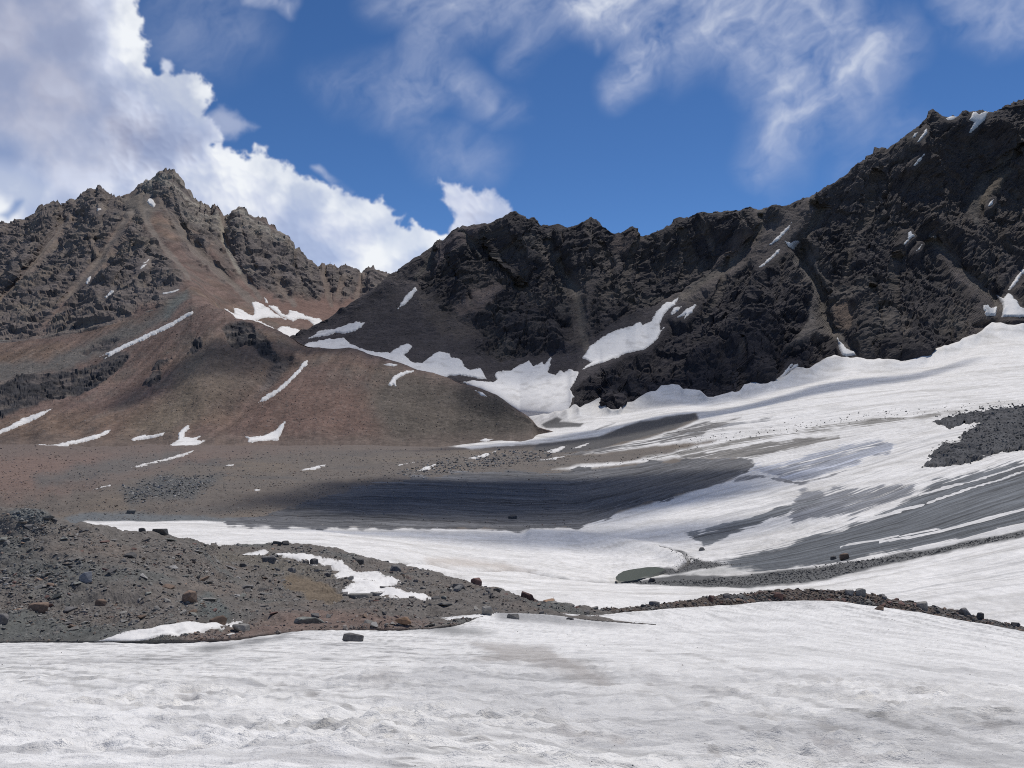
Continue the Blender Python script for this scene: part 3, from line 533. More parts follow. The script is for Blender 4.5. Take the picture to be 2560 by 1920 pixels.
# ---- glacier basin and debris plain
MARGIN = [(-500,1072,545),(400,1074,545),(900,1078,560),(1060,1092,575),(1140,1085,600),(1200,1062,680),(1300,1045,672),(1421,1024,640),(1430,1013,636),(1439,1011,632),(1449,1020,622),(1464,1010,626),(1479,1004,630),(1500,992,636),(1508,1006,636),(1525,1022,634),(1548,1021,636),
          (1560,1005,642),(1586,1000,650),(1614,982,670),(1639,977,680),(1652,964,690),(1698,960,690),(1708,972,676),(1746,975,666),(1767,992,645),(1784,993,645),(1817,982,660),(1850,977,670),(1860,961,685),(1883,956,690),(1921,959,690),(1939,949,700),
          (1964,940,708),(1980,927,722),(1993,920,728),(2025,921,728),(2053,901,760),(2085,886,785),(2103,892,775),(2141,893,765),(2167,898,750),(2200,896,745),(2240,901,735),(2273,900,730),(2311,889,740),(2329,876,755),(2400,852,785),(2406,845,795),(2440,835,800),(2481,805,845),
          (2510,809,842),(2537,811,842),(2560,808,855),(2860,760,950)]
_mu = np.arange(-500, 2861, 20.0); _ma = np.array(MARGIN, float)
_mv = np.interp(_mu, _ma[:, 0], _ma[:, 1]); _md = np.interp(_mu, _ma[:, 0], _ma[:, 2]); _kk = np.hanning(15); _kk /= _kk.sum()
_mvs = np.convolve(np.pad(_mv, 7, 'edge'), _kk, 'valid'); _mds = np.convolve(np.pad(_md, 7, 'edge'), _kk, 'valid')
MARGIN = [(a, b, float(np.interp(a, _mu, _mds)) + 2.2 * (float(np.interp(a, _mu, _mvs)) - b)) for a, b, c in MARGIN]
MARGIN = [(float(u), float(np.interp(u, *np.array([(a, b) for a, b, c in MARGIN]).T) + 5.5 * fbm(np.array([u / 22.0]), np.array([.3]), np.array([.7]), 4)[0]), float(np.interp(u, *np.array([(a, c) for a, b, c in MARGIN]).T))) for u in np.arange(-500, 2861, 4.0)]
INNER = [(float(a), float(b) + 34, float(c) - 46) for a, b, c in zip(_mu, _mvs, _mds)]
G = Sheet(np.concatenate([np.linspace(-1600, -200, 50, endpoint=False), np.arange(-200, 2760, 3.2), np.linspace(2760, 3600, 50)]), [
    [(-500,1480,75),(400,1480,75),(1000,1560,70),(1400,1640,62),(2000,1640,62),(3000,1700,57)],
    [(-500,1335,120),(250,1320,125),(550,1367,106),(800,1366,108),(1000,1402,100),(1200,1457,90),(1350,1502,82),(1600,1502,86),(1800,1490,86),(2000,1482,83),(2200,1492,79),(2400,1532,74),(2560,1556,71),(3000,1630,64)],
    [(-500,1308,165),(250,1310,160),(500,1318,150),(800,1332,148),(1000,1365,135),(1200,1418,122),(1400,1441,122),(1530,1452,125.6),(1700,1462,117),(1850,1466,111),(2000,1455,106),(2200,1420,104),(2350,1385,106),(2560,1330,110),(3000,1262,120)],
    [(-500,1290,195),(250,1300,190),(600,1308,187),(1000,1315,186),(1200,1320,184),(1400,1322,186),(1600,1330,178),(1800,1318,176),(2000,1280,178),(2300,1220,188),(2560,1180,198),(3000,1130,225)],
    [(-500,1200,250),(250,1195,250),(800,1195,280),(1200,1200,285),(1500,1198,286),(1700,1185,280),(2000,1165,272),(2300,1110,285),(2560,1070,300),(3000,1015,340)],
    [(-500,1112,440),(250,1117,440),(800,1115,450),(1100,1117,460),(1300,1108,470),(1500,1085,480),(1800,1042,480),(2000,1015,475),(2300,980,490),(2560,955,520),(3000,925,580)],
    INNER, MARGIN, [(a, b + 5, c + 40) for a, b, c in MARGIN]], [8, 40, 54, 82, 74, 76, 16, 6])
G.wn = img_noise(G, 50, 2)
SN = [(1176,1123),(1350,1108),(1500,1092),(1560,1066),(1640,1050),(1740,1034),(1748,1048),(1690,1075),(1560,1112),(1460,1135),(1560,1127),(1700,1110),(1790,1102),(1720,1122),(1560,1152),(1380,1174),(1450,1176),(1700,1144),(1840,1142),(1878,1164),(1835,1193),(1700,1239),(1550,1280),(1440,1319),(1280,1322),(900,1315),(600,1307),(400,1303),(215,1302),
      (190,1320),(150,1400),(550,1480),(1000,1640),(3000,1800),(3000,700),(1200,900),(1000,1090)]
S_LINES = [[(-500,1000),(1000,1040),(1400,1060),(1800,990),(2200,940),(2560,900),(3000,860)], [(-500,1120),(800,1160),(1420,1174),(1620,1148),(1800,1110),(2200,1056),(2560,1012),(3000,965)],
           [(-500,1296),(800,1311),(1250,1318),(1450,1318),(1700,1242),(1880,1185),(2100,1130),(2350,1065),(2560,1030),(3000,985)],
           [(-500,1350),(1000,1370),(1500,1400),(1700,1392),(1900,1362),(2100,1300),(2300,1225),(2560,1140),(3000,1060)], [(-500,1420),(1200,1450),(1530,1462),(1700,1462),(2000,1442),(2250,1396),(2560,1312),(3000,1220)],
           [(-500,1640),(1200,1640),(2000,1640),(3000,1640)]]
sv = np.array([np.interp(G.us, *np.array(l, float).T) for l in S_LINES])
G.F = np.stack([np.interp(G.V[:, j], sv[:, j], np.arange(len(S_LINES))) for j in range(len(G.us))], 1)      # position across the flow lines
# swell of the snow tongue that hides the dip behind it, pond hollow, crevice
sw = windowed(G.U, G.V, [(1330,1336),(1420,1340),(1540,1358),(1640,1374),(1700,1396)], 40, lambda a, b, p: np.exp(-(seg_dist(a, b, p) / 14) ** 2), 0)
CREV = [(1000,1402),(1080,1410),(1150,1425),(1200,1424),(1260,1421),(1320,1426),(1370,1437),(1410,1446),(1460,1449),(1540,1452)]
G.place(); x, y, z = np.moveaxis(G.P, -1, 0)
POND = [(1541,1447),(1546,1436),(1560,1428),(1590,1422),(1620,1418),(1650,1419),(1662,1424),(1650,1430),(1628,1436),(1607,1442),(1592,1449),(1570,1452),(1550,1452)]
pondm = G.mask(POND, 6)
G.P[..., 2] += sw * 1.1 - pondm * .9 - 1.0 * windowed(G.U, G.V, CREV, 12, lambda a, b, p: np.exp(-(seg_dist(a, b, p) / 3.2) ** 2), 0)
big = fbm(x / 60, y / 60, z * 0, 3); fine = fbm(x / 6, y / 6, z * 0 + 4, 4)
al = (x * .79 + y * .61)
streak = fbm(G.F * 26 + .25 * fbm(x / 30, y / 30, z * 0, 2), al / 70, z * 0 + 1.7, 5, .62); streak2 = fbm(G.F * 60, al / 38, z * 0 + 7.7, 4, .6)
fine2 = fbm(G.F * 15, al / 20, z * 0 + 11, 4)
inner = sstep(G.s[-1] - 1.05, G.s[-1] - 1.35, G.S) * sstep(0.3, 1.2, G.S)
G.P[..., 2] += (big * 1.2 + fine * .22 + streak * .12 + streak2 * .03) * inner
G.fill(GREY); deb = 1 - np.maximum(G.mask(SN, 7, 5), 0); G.P[..., 2] += deb * inner * (fbm(x / 4, y / 4, z * 0 + 6, 3) * .35 + fbm(x / 14, y / 9, z * 0 + 2, 4) * .55)
gn = fbm(x / 40, y / 40, z * 0 + 2, 5)
G.C += (np.array((.16, .13, .10), np.float32) - G.C) * sstep(-.05, .4, gn)[..., None]
G.C += (np.array((.105, .096, .086), np.float32) - G.C) * (sstep(.05, .5, fbm(x / 55 + 5, y / 30, z * 0, 4)) * .8)[..., None]
G.paint([(-500,1050),(700,1050),(900,1080),(700,1125),(480,1150),(330,1185),(120,1240),(-500,1260)], (.195,.128,.10), 50, 22, .75)
G.paint([(-500,1040),(1250,1040),(1250,1100),(1100,1122),(700,1132),(300,1140),(-500,1150)], (.145,.115,.096), 44, 14, .85)
G.paint([(90,1190),(250,1150),(460,1125),(420,1160),(250,1200),(90,1225)], (.105,.108,.10), 30, 15, .7)
G.paint([(300,1222),(420,1190),(560,1190),(480,1240),(330,1258)], (.085,.09,.088), 30, 15, .8)
G.paint([(150,1300),(200,1278),(330,1276),(600,1295),(620,1312),(150,1312)], (.135,.15,.155), 14, 8, .8)
ice = G.mask([(560,1309),(700,1275),(850,1232),(1000,1203),(1150,1186),(1400,1178),(1700,1150),(1850,1142),(1880,1165),(1835,1192),(1700,1239),(1550,1280),(1440,1320),(1280,1323),(640,1314)], 34, 16)
# snow cover
sn = G.mask(SN, 7, 5)
snowc = np.array(SNOW, np.float32) * np.ones(G.C.shape, np.float32)
dd = np.clip(sstep(-.1, .5, fbm(x / 35 + 3, y / 12, z * 0 + 8, 4)) * .5 + sstep(.02, .3, streak) * .5 + sstep(.0, .4, fbm(x / 8, y / 3, z * 0 + 3, 4)) * .3, 0, 1)
snowc += (np.array((.52, .50, .46), np.float32) - snowc) * dd[..., None]
G.C += (snowc - G.C) * sn[..., None]
BARE = np.full(G.V.shape, -3.0, np.float32); ICOL = np.zeros(G.C.shape, np.float32)
def streaky(poly, c, cover, soft=20, wob=10, k=1.0):    # where bare ice shows through the snow along the flow, and how much of it
    m = G.mask(poly, soft * 2.2, wob * 1.4); b = np.where(m > .01, m * k * (cover + .5) - (1 - m) * .7, -3.0); new = b > BARE
    ICOL[new] = np.array(c, np.float32); BARE[new] = b[new]
BARE = np.where(ice > .01, ice * 1.9 - (1 - ice) * .55, BARE); ICOL[ice > .01] = (.098, .098, .10)
streaky([(1380,1176),(1500,1166),(1700,1144),(1900,1104),(2200,1062),(2420,1034),(2420,1020),(2200,1040),(1950,1075),(1750,1112),(1600,1140)], (.19,.18,.16), .38, 14, 4)
streaky([(1640,1150),(1760,1128),(1960,1100),(2100,1085),(2100,1098),(1900,1140),(1840,1145)], (.16,.15,.135), .5, 10, 5)
streaky([(1840,1165),(1960,1152),(2100,1110),(2200,1096),(2245,1110),(2228,1132),(2130,1166),(2010,1212),(1960,1206),(1900,1186)], (.30,.315,.35), .42, 14, 8)
streaky([(1850,1190),(1900,1184),(1955,1190),(1990,1206),(2040,1195),(2150,1165),(2080,1195),(2000,1215),(1960,1208),(1900,1194),(1820,1205)], (.20,.20,.205), .75, 8, 4)
streaky([(1960,1270),(2000,1225),(2150,1212),(2290,1205),(2300,1225),(2240,1262),(2100,1300),(1980,1310)], (.17,.175,.185), .42, 20, 10)
streaky([(1708,1328),(1800,1314),(1900,1286),(1980,1258),(2110,1232),(2020,1268),(1920,1302),(1850,1328),(1760,1362),(1735,1352)], (.13,.138,.145), .75, 12, 8)
streaky([(1790,1404),(1900,1376),(2000,1344),(2120,1312),(2230,1266),(2304,1229),(2337,1203),(2380,1188),(2481,1173),(2560,1154),(3000,1060),(3000,1190),(2560,1309),(2291,1376),(2150,1402),(2040,1424),(1900,1436),(1840,1432)], (.10,.108,.115), 1.05, 30, 10)
streaky([(1620,1090),(1740,1070),(1900,1040),(2050,1015),(1900,1060),(1760,1090),(1640,1112)], (.2,.2,.2), .3, 16, 8)
W = np.array((.60, .59, .57), np.float32)
LINES_W = (([(2291,1376),(2400,1352),(2560,1312),(2700,1270),(3000,1190)], 9), ([(2200,1352),(2300,1334),(2380,1310),(2480,1286),(2560,1268),(2700,1235)], 3), ([(2100,1370),(2200,1345),(2350,1312)], 2), ([(2150,1300),(2300,1262),(2560,1180)], 2), ([(2300,1235),(2420,1206),(2560,1165)], 2))
for pl, w_ in LINES_W: G.line_paint(pl, W, w_, .9, 1.5)
G.paint([(1520,1454),(1600,1448),(1650,1440),(1690,1434),(1850,1441),(2000,1422),(2130,1410),(2290,1379),(2560,1323),(3000,1205),(3000,1225),(2560,1342),(2400,1376),(2200,1421),(2050,1456),(1880,1473),(1760,1474),(1640,1461)], GRAVEL, 6, 5)
G.paint([(1606,1420),(1640,1415),(1690,1418),(1712,1412),(1735,1401),(1724,1388),(1700,1380),(1665,1377),(1665,1374),(1705,1377),(1740,1396),(1760,1403),(1800,1408),(1870,1412),(1800,1418),(1740,1424),(1700,1432),(1640,1432)], (.085,.085,.082), 5, 3)
G.paint([(1690,1432),(1740,1426),(1800,1420),(1860,1414),(1960,1408),(1900,1425),(1800,1436)], (.32,.32,.29), 10, 4, .6)
chan = [(1652,1373),(1690,1380),(1712,1389),(1724,1402),(1708,1412),(1690,1420)]; G.line_paint(chan, (.045,.045,.045), 4.5, .95, 1.5); G.P[..., 2] -= .9 * windowed(G.U, G.V, chan, 14, lambda a, b, p: np.exp(-(seg_dist(a, b, p) / 4) ** 2), 0)
G.line_paint(CREV, (.13,.115,.10), 3.0, .9); G.line_paint([(1520,1453),(1440,1448),(1400,1443)], (.10,.10,.10), 3, .9)
G.paint([(1060,1398),(1120,1396),(1250,1405),(1340,1425),(1300,1424),(1180,1418),(1080,1412)], (.47,.40,.33), 16, 6, .55)
G.paint(POND, (.07,.08,.07), 4, 0, .9)
for poly in ([(1350,1108),(1400,1104),(1495,1091),(1520,1084),(1560,1066),(1600,1053),(1640,1050),(1665,1042),(1735,1033),(1742,1042),(1700,1064),(1650,1082),(1560,1106),(1480,1126),(1400,1134),(1330,1124)],
             [(1352,1062),(1375,1050),(1392,1042),(1404,1048),(1400,1055),(1440,1058),(1458,1060),(1450,1068),(1400,1071),(1365,1070)], [(1480,1076),(1500,1068),(1538,1058),(1510,1068),(1490,1076)], [(1708,1072),(1740,1060),(1776,1052),(1750,1064),(1716,1073)]):
    G.paint(poly, (.075,.072,.07), 5, 4, .95)
streaky([(1380,1134),(1480,1128),(1600,1100),(1700,1072),(1780,1052),(1860,1034),(1860,1046),(1760,1090),(1600,1128),(1440,1142)], (.11,.105,.10), .22, 10, 6)
G.P[..., 2] -= 0
wl_ = np.zeros_like(BARE)
for pl, w_ in LINES_W: wl_ = np.maximum(wl_, 1 - sstep(w_ * .4, w_ * 1.1, windowed(G.U, G.V, pl, w_ * 3 + 3, seg_dist, 1e4) + 1.5 * G.wn))
BARE = BARE - 4 * wl_ - 4 * np.maximum(G.mask([(1520,1454),(1600,1448),(1650,1440),(1690,1434),(1850,1441),(2000,1422),(2130,1410),(2290,1379),(2560,1323),(3000,1205),(3000,1225),(2560,1342),(2400,1376),(2200,1421),(2050,1456),(1880,1473),(1760,1474),(1640,1461)], 6, 5), G.mask(POND, 4))
G.obj = G.build('glacier', MAT['glacier'], True)
DIRT = sn * (.16 + .62 * np.maximum.reduce([G.mask(q_, 90, 20) for q_ in ([(1560,1150),(1900,1080),(2300,1020),(2600,990),(2600,1180),(2300,1240),(2050,1330),(1800,1420),(1680,1400),(1720,1320),(1850,1240),(1880,1150)], [(2100,1460),(2400,1380),(2600,1330),(2600,1440),(2300,1500)], [(1500,1130),(1800,1050),(2100,1010),(2100,1060),(1700,1130)])]))
add_attr(G.obj.data, 'Dirt', 'FLOAT', DIRT * .8)
add_attr(G.obj.data, 'Bare', 'FLOAT', BARE); add_attr(G.obj.data, 'Flow', 'FLOAT_VECTOR', np.stack([G.F, al / 70, al * 0], -1)); add_attr(G.obj.data, 'IceCol', 'FLOAT_COLOR', np.concatenate([ICOL, np.ones(BARE.shape + (1,), np.float32)], -1))
tag(G.obj, kind='structure')
# ---- left mountain with the red scree hills at its foot
RIDGE_L = [(-600,470),(-300,505),(-100,540),(0,553),(20,560),(26,559),(49,550),(60,553),(63,557),(74,545),(91,534),(106,515),(113,513),(124,506),(136,504),(145,502),(148,511),(158,514),(165,506),(180,498),(189,500),(202,485),(210,482),(226,476),(240,479),(246,465),(249,469),(254,468),(262,477),(269,484),(289,494),(306,495),(312,489),(325,485),(347,467),(369,456),(386,443),(397,430),(412,423),(420,426),(435,425),(445,433),(453,446),(464,469),(477,482),(484,495),(497,504),(503,502),(510,511),(516,507),(521,521),(524,523),(532,517),(541,513),(552,526),(560,540),(569,539),(580,526),(593,517),(599,514),(615,526),(635,541),(641,542),(664,546),(675,563),(684,566),(697,574),(708,581),(725,595),(733,613),(735,621),(745,621),(760,634),(769,647),(784,656),(795,665),
           (805,656),(811,656),(814,663),(828,659),(831,667),(835,660),(838,669),(847,672),(853,668),(868,664),(881,673),(892,675),(903,683),(910,676),(925,667),(933,666),(947,676),(960,680),(1060,715),(1200,760),(1400,820)]
RID_D = [(-600,1500),(0,1440),(246,1480),(300,1520),(412,1470),(600,1420),(735,1400),(850,1440),(960,1480),(1400,1600)]
rd = np.array(RID_D, float)
CR3 = [(-600,860,760),(0,850,760),(200,820,760),(350,780,760),(480,746,760),(540,768,742),(561,775,735),(586,797,725),(609,800,718),(642,808,708),(677,821,698),(708,835,692),(733,847,688),(745,856,684),(757,862,680),(771,867,676),(834,872,672),(872,868,668),(893,872,664),(918,883,660),(974,899,650),(1007,909,642),(1042,924,634),(1100,939,622),(1133,954,612),(1158,962,604),(1191,967,598),(1242,987,588),(1285,1018,575),(1320,1040,562),(1331,1050,556),(1345,1068,548),(1420,1090,535)]
A = Sheet(np.concatenate([np.linspace(-600, -60, 60, endpoint=False), np.arange(-60, 1420, 2.8)]), [
    [(-600,1140,420),(800,1140,420),(1300,1145,430),(1345,1150,440),(1420,1160,440)],
    [(float(u), 1103 + 16 * float(fbm(np.array([u / 120.0]), np.array([.2]), np.array([.6]), 4)[0]), 476 + 12 * (u + 600) / 1550) for u in range(-600, 960, 12)] + [(1100,1106,505),(1200,1100,520),(1260,1085,532),(1310,1062,545),(1331,1055,552),(1345,1090,540),(1420,1110,530)],
    [(-600,980,610),(0,970,610),(300,960,600),(500,940,590),(700,970,570),(850,985,565),(1000,1010,560),(1150,1035,556),(1250,1050,552),(1331,1052,554),(1345,1078,544),(1420,1100,532)],
    CR3,
    [(-600,780,870),(0,775,875),(200,738,880),(350,695,885),(480,690,875),(530,760,850),(561,790,840),(600,820,815),(650,845,795),(750,895,775),(870,910,755),(1000,940,735),(1150,1005,715),(1330,1085,670),(1420,1110,660)],
    [(-600,690,1020),(0,690,1015),(200,640,1020),(350,600,1050),(450,640,1010),(520,730,960),(561,778,930),(600,800,925),(650,818,920),(720,838,915),(800,862,915),(1000,900,920),(1420,1000,900)],
    [(-600,600,1200),(0,615,1170),(200,565,1180),(340,533,1190),(440,570,1150),(520,660,1090),(600,730,1070),(700,768,1080),(800,790,1100),(900,800,1130),(1420,950,1100)],
    [(u, v, float(np.interp(u, rd[:, 0], rd[:, 1]))) for u, v in RIDGE_L],
    [(u, v + 90, float(np.interp(u, rd[:, 0], rd[:, 1])) + 260) for u, v in RIDGE_L]], [6, 44, 48, 44, 60, 60, 90, 6], {4: 130, 5: 150, 6: 120, 2: 120})
A.wn = img_noise(A, 34, 4)
GUL = [[(321,535),(304,574),(260,639),(236,671),(195,715),(165,758),(109,809),(38,892),(0,910),(-60,950)], [(172,540),(160,560),(135,595),(102,641),(65,686),(17,738),(-60,810)],
       [(367,500),(367,556),(390,595),(434,639),(467,690),(475,730)], [(398,500),(440,560),(475,610),(520,660),(575,705),(610,740),(640,760)], [(555,540),(557,600),(565,625),(590,665),(620,705),(650,745)], [(690,690),(705,720),(735,760)], [(222,585),(232,610),(244,640)], [(480,600),(530,655),(590,715)], [(805,665),(812,700),(830,760)], [(860,690),(845,740)], [(905,690),(890,750)]]
THIN_A = [[(430,470),(445,540),(472,592)], [(500,520),(522,580),(562,642)], [(640,560),(652,620),(684,692)], [(715,610),(740,680),(762,732)], [(60,570),(40,640),(0,702)], [(270,500),(255,560),(230,612)], [(205,500),(190,560),(150,640)], [(120,530),(100,590),(50,650)], [(345,560),(330,640),(280,720)], [(370,600),(380,680),(370,750)], [(600,540),(612,610),(640,680)], [(880,690),(868,740)], [(775,660),(785,720)]]
for g in THIN_A: A.crease(g, 9, 7, 3.9, 7.3)
for k, g in enumerate(GUL): A.crease(g, 26 if k < 2 else 16, 16, 3.9, 7.3)
A.crease([(338,535),(332,610),(315,680)], -36, 45, 3.3, 7); A.crease([(130,515),(60,640),(0,740)], -28, 30, 3, 7.2); A.crease([(246,470),(235,560),(200,640)], -28, 30, 3.9, 7.2)
A.crease([(412,430),(470,560),(560,690)], -18, 22, 3.9, 7.2); A.crease([(599,520),(620,600),(660,700)], -26, 26, 3.9, 7.2)
A.crease([(745,885),(690,950),(600,1030),(520,1090)], 16, 34, 0.8, 2.95); A.crease([(560,800),(520,920),(440,1040)], -12, 50, 0.8, 2.9)
rk = np.zeros(A.V.shape, np.float32)
def rock(poly, soft=26, wob=16, s0=-1, s1=99): 
    global rk
    rk = np.maximum(rk, A.mask(poly, soft, wob, s0, s1))
back = dict(s0=2.9, s1=99)
rock([(-700,400),(290,450),(318,530),(255,640),(160,755),(25,890),(-700,1080)], **back)
rock([(338,530),(385,590),(430,640),(462,690),(455,730),(420,760),(350,770),(300,800),(220,850),(140,880),(60,915),(30,905),(115,812),(182,738),(240,676),(310,577)], **back)
rock([(330,470),(395,420),(445,420),(480,480),(560,530),(600,505),(640,535),(735,610),(800,650),(1000,675),(1000,740),(900,738),(840,746),(780,735),(700,735),(640,715),(600,695),(565,650),(530,610),(480,580),(430,550),(390,530)], **back)
rock([(395,500),(430,520),(470,560),(525,612),(505,622),(450,582),(408,545)], 18, 14, **back); rock([(440,560),(480,590),(530,640),(565,690),(540,690),(480,640)], 22, 16, **back); rock([(500,610),(540,650),(580,700),(590,720),(560,705),(520,665)], 14, 12, **back)
rock([(670,690),(900,700),(960,730),(900,745),(830,735),(760,745),(690,740)], 30, 26, **back)
OUT = [[(-200,985),(0,962),(60,938),(150,932),(230,912),(300,882),(328,888),(290,930),(240,966),(190,986),(120,1002),(60,1022),(0,1046),(-200,1085)],
       [(556,822),(575,806),(605,799),(625,808),(640,826),(665,842),(682,872),(700,890),(712,906),(690,906),(650,890),(640,868),(612,860),(586,872),(566,850)],
       [(470,882),(480,856),(505,846),(502,870),(480,886)], [(382,922),(400,900),(437,890),(422,906),(387,926)], [(362,956),(385,930),(409,925),(396,950),(376,961)], [(200,882),(250,850),(306,844),(272,872),(212,886)], [(255,895),(300,878),(320,882),(270,902)]]
for o in OUT: rock(o, 8, 7, 0.9, 4.5)
rock([(700,890),(730,898),(715,930),(670,975),(640,990),(668,940)], 22, 12, 0.9, 2.95)
gm = np.zeros_like(rk)
for k, g in enumerate(GUL): gm = np.maximum(gm, A.line_paint(g, (0, 0, 0), (13, 9, 12, 12, 11, 10, 7, 9, 9, 9, 9)[k], 1, 3, 3.9, 7.3))
rk *= 1 - .9 * gm
A.place(); x, y, z = np.moveaxis(A.P, -1, 0)
calm = 1 - .95 * np.exp(-((A.S - 7) / .03) ** 2) * 0
up = sstep(-40, 120, z)
gul = ridged(x / 95, y / 260, z / 260, 3)
cr1 = ridged(x / 70 + 3, y / 70, z / 42, 4, .55); lay = ridged(x / 90, y / 90, (z + .25 * x) / 17, 3, .6)
zz = z + .18 * x; f1, j1 = facets(x / 46 + .4 * cr1, y / 46, zz / 24); f2, j2 = facets(x / 17, y / 17, zz / 8 + .5 * cr1); f3, j3 = facets(x / 7, y / 7, zz / 3.5)
h = rk * ((cr1 - .35) * 7 + f1 * 3.5 + f2 * 2.8 + f3 * 1.1 + (gul - .4) * 11) * (1 - .6 * np.exp(-((A.S - 7) / .22) ** 2)) * sstep(.02, .3, up) + (1 - rk) * (fbm(x / 90, y / 160, z / 160, 4) * 7 * up + fbm(x / 9, y / 9, z / 9, 3) * .7)
h = h * np.clip(np.where(A.S < 3, .42, 1), 0, 1) * np.maximum(sstep(.9, 1.3, A.S), .2)
outm = np.zeros_like(rk)
for o in OUT: outm = np.maximum(outm, A.mask(o, 8, 7, .9, 4.5))
fo, jo = facets(x / 13, y / 13, zz / 6); fo2, _ = facets(x / 5, y / 5, zz / 3); outm = outm * sstep(-.35, .1, fbm(x / 16, y / 16, z / 8, 4)); h = h + outm * (1.0 + fo * 2.2 + fo2 * .8)
h = h + (1 - rk) * (A.S < 4) * fbm(x / 11, y / 130, z / 130, 4) * 1.6 + fbm(x / 26, y / 26, z / 26 + 4, 4) * 2.6 * np.exp(-((A.S - 1.1) / .3) ** 2)
back_h = np.where((A.S > 3) & (A.S < 4.3) & (A.U > 545), 0.2, 1)
calm = calm_of(A, 'A'); A.push(h * back_h * (1 - .9 * calm))
ris = np.exp(-((A.S - 7) / .045) ** 2); A.P[..., 2] += ris * (ridged(x / 11, y / 300, z * 0, 4) - .42) * 16   # splintered crest
vw_ = .7 * fbm(x / 60, y / 60, z / 60, 3); vein = np.maximum(sstep(.10, .03, np.abs(perlin(x / 42 + vw_, y / 260, z / 240))) * sstep(-.3, .1, fbm(x / 70 + 3, y / 90, z / 90, 3)), .75 * sstep(.10, .03, np.abs(perlin(x / 20 + 1.3 * vw_ + 9, y / 200, z / 170))) * sstep(-.1, .3, fbm(x / 50 + 8, y / 70, z / 70, 3)))
A.fill((.166, .115, .095))
n1 = fbm(x / 120, y / 120, z / 60, 4); n2 = fbm(x / 24, y / 40, z / 40, 4)
A.C += (np.array((.20, .142, .10), np.float32) - A.C) * sstep(-.1, .35, n1)[..., None] * .6
A.C *= (1 + .62 * fbm(x / 7, y / 90, z / 90, 4))[..., None]
A.C += (np.array((.14, .118, .10), np.float32) - A.C) * sstep(.0, .4, n2)[..., None] * .6
A.paint([(-700,900),(30,905),(120,900),(250,840),(380,795),(430,745),(470,735),(430,790),(330,850),(250,890),(150,930),(0,962),(-700,1000)], (.135,.128,.115), 30, 12, .9, 2, 5)
A.paint([(418,745),(470,725),(470,740),(440,775),(412,798)], (.135,.145,.132), 16, 6, .8, 2, 5)
A.paint([(270,500),(312,492),(345,470),(400,520),(370,560),(330,550)], (.185,.16,.13), 20, 5, .9, 4, 7.3)
A.paint([(700,700),(1100,700),(1000,830),(760,800),(640,760)], (.20,.125,.10), 40, 14, .8, 3.9, 7)
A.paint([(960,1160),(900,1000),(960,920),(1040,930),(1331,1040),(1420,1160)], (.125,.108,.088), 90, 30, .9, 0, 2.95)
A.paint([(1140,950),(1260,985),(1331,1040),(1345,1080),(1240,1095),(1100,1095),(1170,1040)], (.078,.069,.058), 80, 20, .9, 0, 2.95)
A.paint([(700,930),(900,960),(960,1100),(640,1110),(600,1080)], (.19,.122,.095), 70, 24, .7, 0, 2.95)
A.paint([(480,860),(600,900),(560,1010),(430,1090),(300,1095),(420,980)], (.20,.162,.118), 70, 22, .75, 0, 2.95)
A.paint([(520,820),(640,880),(745,900),(640,1000),(540,1040),(500,960)], (.165,.128,.10), 50, 16, .6, 0, 2.95)
A.paint([(-700,1088),(1420,1088),(1420,1200),(-700,1200)], (.145,.115,.096), 50, 16, .8, 0, 2.5)
sp = sstep(.25, .5, perlin(x / 1.6, y / 1.6, z / 1.6)) * (A.S < 3); A.C += (np.array((.24, .20, .17), np.float32) - A.C) * (sp * .3)[..., None]
sp = sstep(.28, .5, perlin(x / 2.3 + 50, y / 2.3, z / 2.3)) * (A.S < 3); A.C += (np.array((.07, .06, .055), np.float32) - A.C) * (sp * .35)[..., None]
rc = np.array((.142, .120, .108), np.float32) * (1 + .5 * fbm(x / 30, y / 30, z / 10, 4))[..., None] * np.ones(A.C.shape, np.float32)
rc += (np.array((.165, .136, .112), np.float32) - rc) * sstep(.05, .4, fbm(x / 70 + 9, y / 70, z / 50, 4))[..., None]
pale = np.maximum(A.mask([(305,489),(347,460),(412,415),(445,422),(480,482),(560,528),(600,505),(640,533),(700,566),(738,618),(690,605),(640,588),(605,572),(575,590),(550,572),(500,540),(455,490),(420,480),(380,490),(350,482)], 26, 16, 4, 9), .75 * A.mask([(440,500),(520,535),(560,560),(545,590),(480,545)], 24, 10, 4, 9))
rc += (np.array((.30, .268, .22), np.float32) - rc) * (pale * sstep(-.25, .3, fbm(x / 40, y / 40, z / 22, 4)))[..., None]
rc += (np.array((.20, .17, .14), np.float32) - rc) * (vein * .75)[..., None]
A.C += (rc - A.C) * rk[..., None]
for k, g in enumerate(GUL): A.line_paint(g, (.19,.165,.14) if k < 6 else (.175, .145, .118), (12, 8, 10, 10, 9, 10, 6, 7, 8, 8, 8)[k], .7, 5, 3.9, 7.3)
for g in THIN_A: A.line_paint(g, (.185,.155,.13), 5, .65, 5, 3.9, 7.3)
A.line_paint([(545,545),(557,600),(575,640),(600,680)], (.30,.27,.22), 8, .8, 2, 3.9, 7.3)
for o in OUT:
    m = A.mask(o, 5, 9, .9, 4.5); m = m * (.25 + .75 * sstep(-.35, .1, fbm(x / 16, y / 16, z / 8, 4))); A.C += (np.array((.05, .048, .05), np.float32) * (1 + .5 * fbm(x / 8, y / 8, z / 5, 3))[..., None] - A.C) * m[..., None]
A.build('red_mountain', MAT['mountain'], False); tag(A.obj, kind='structure')

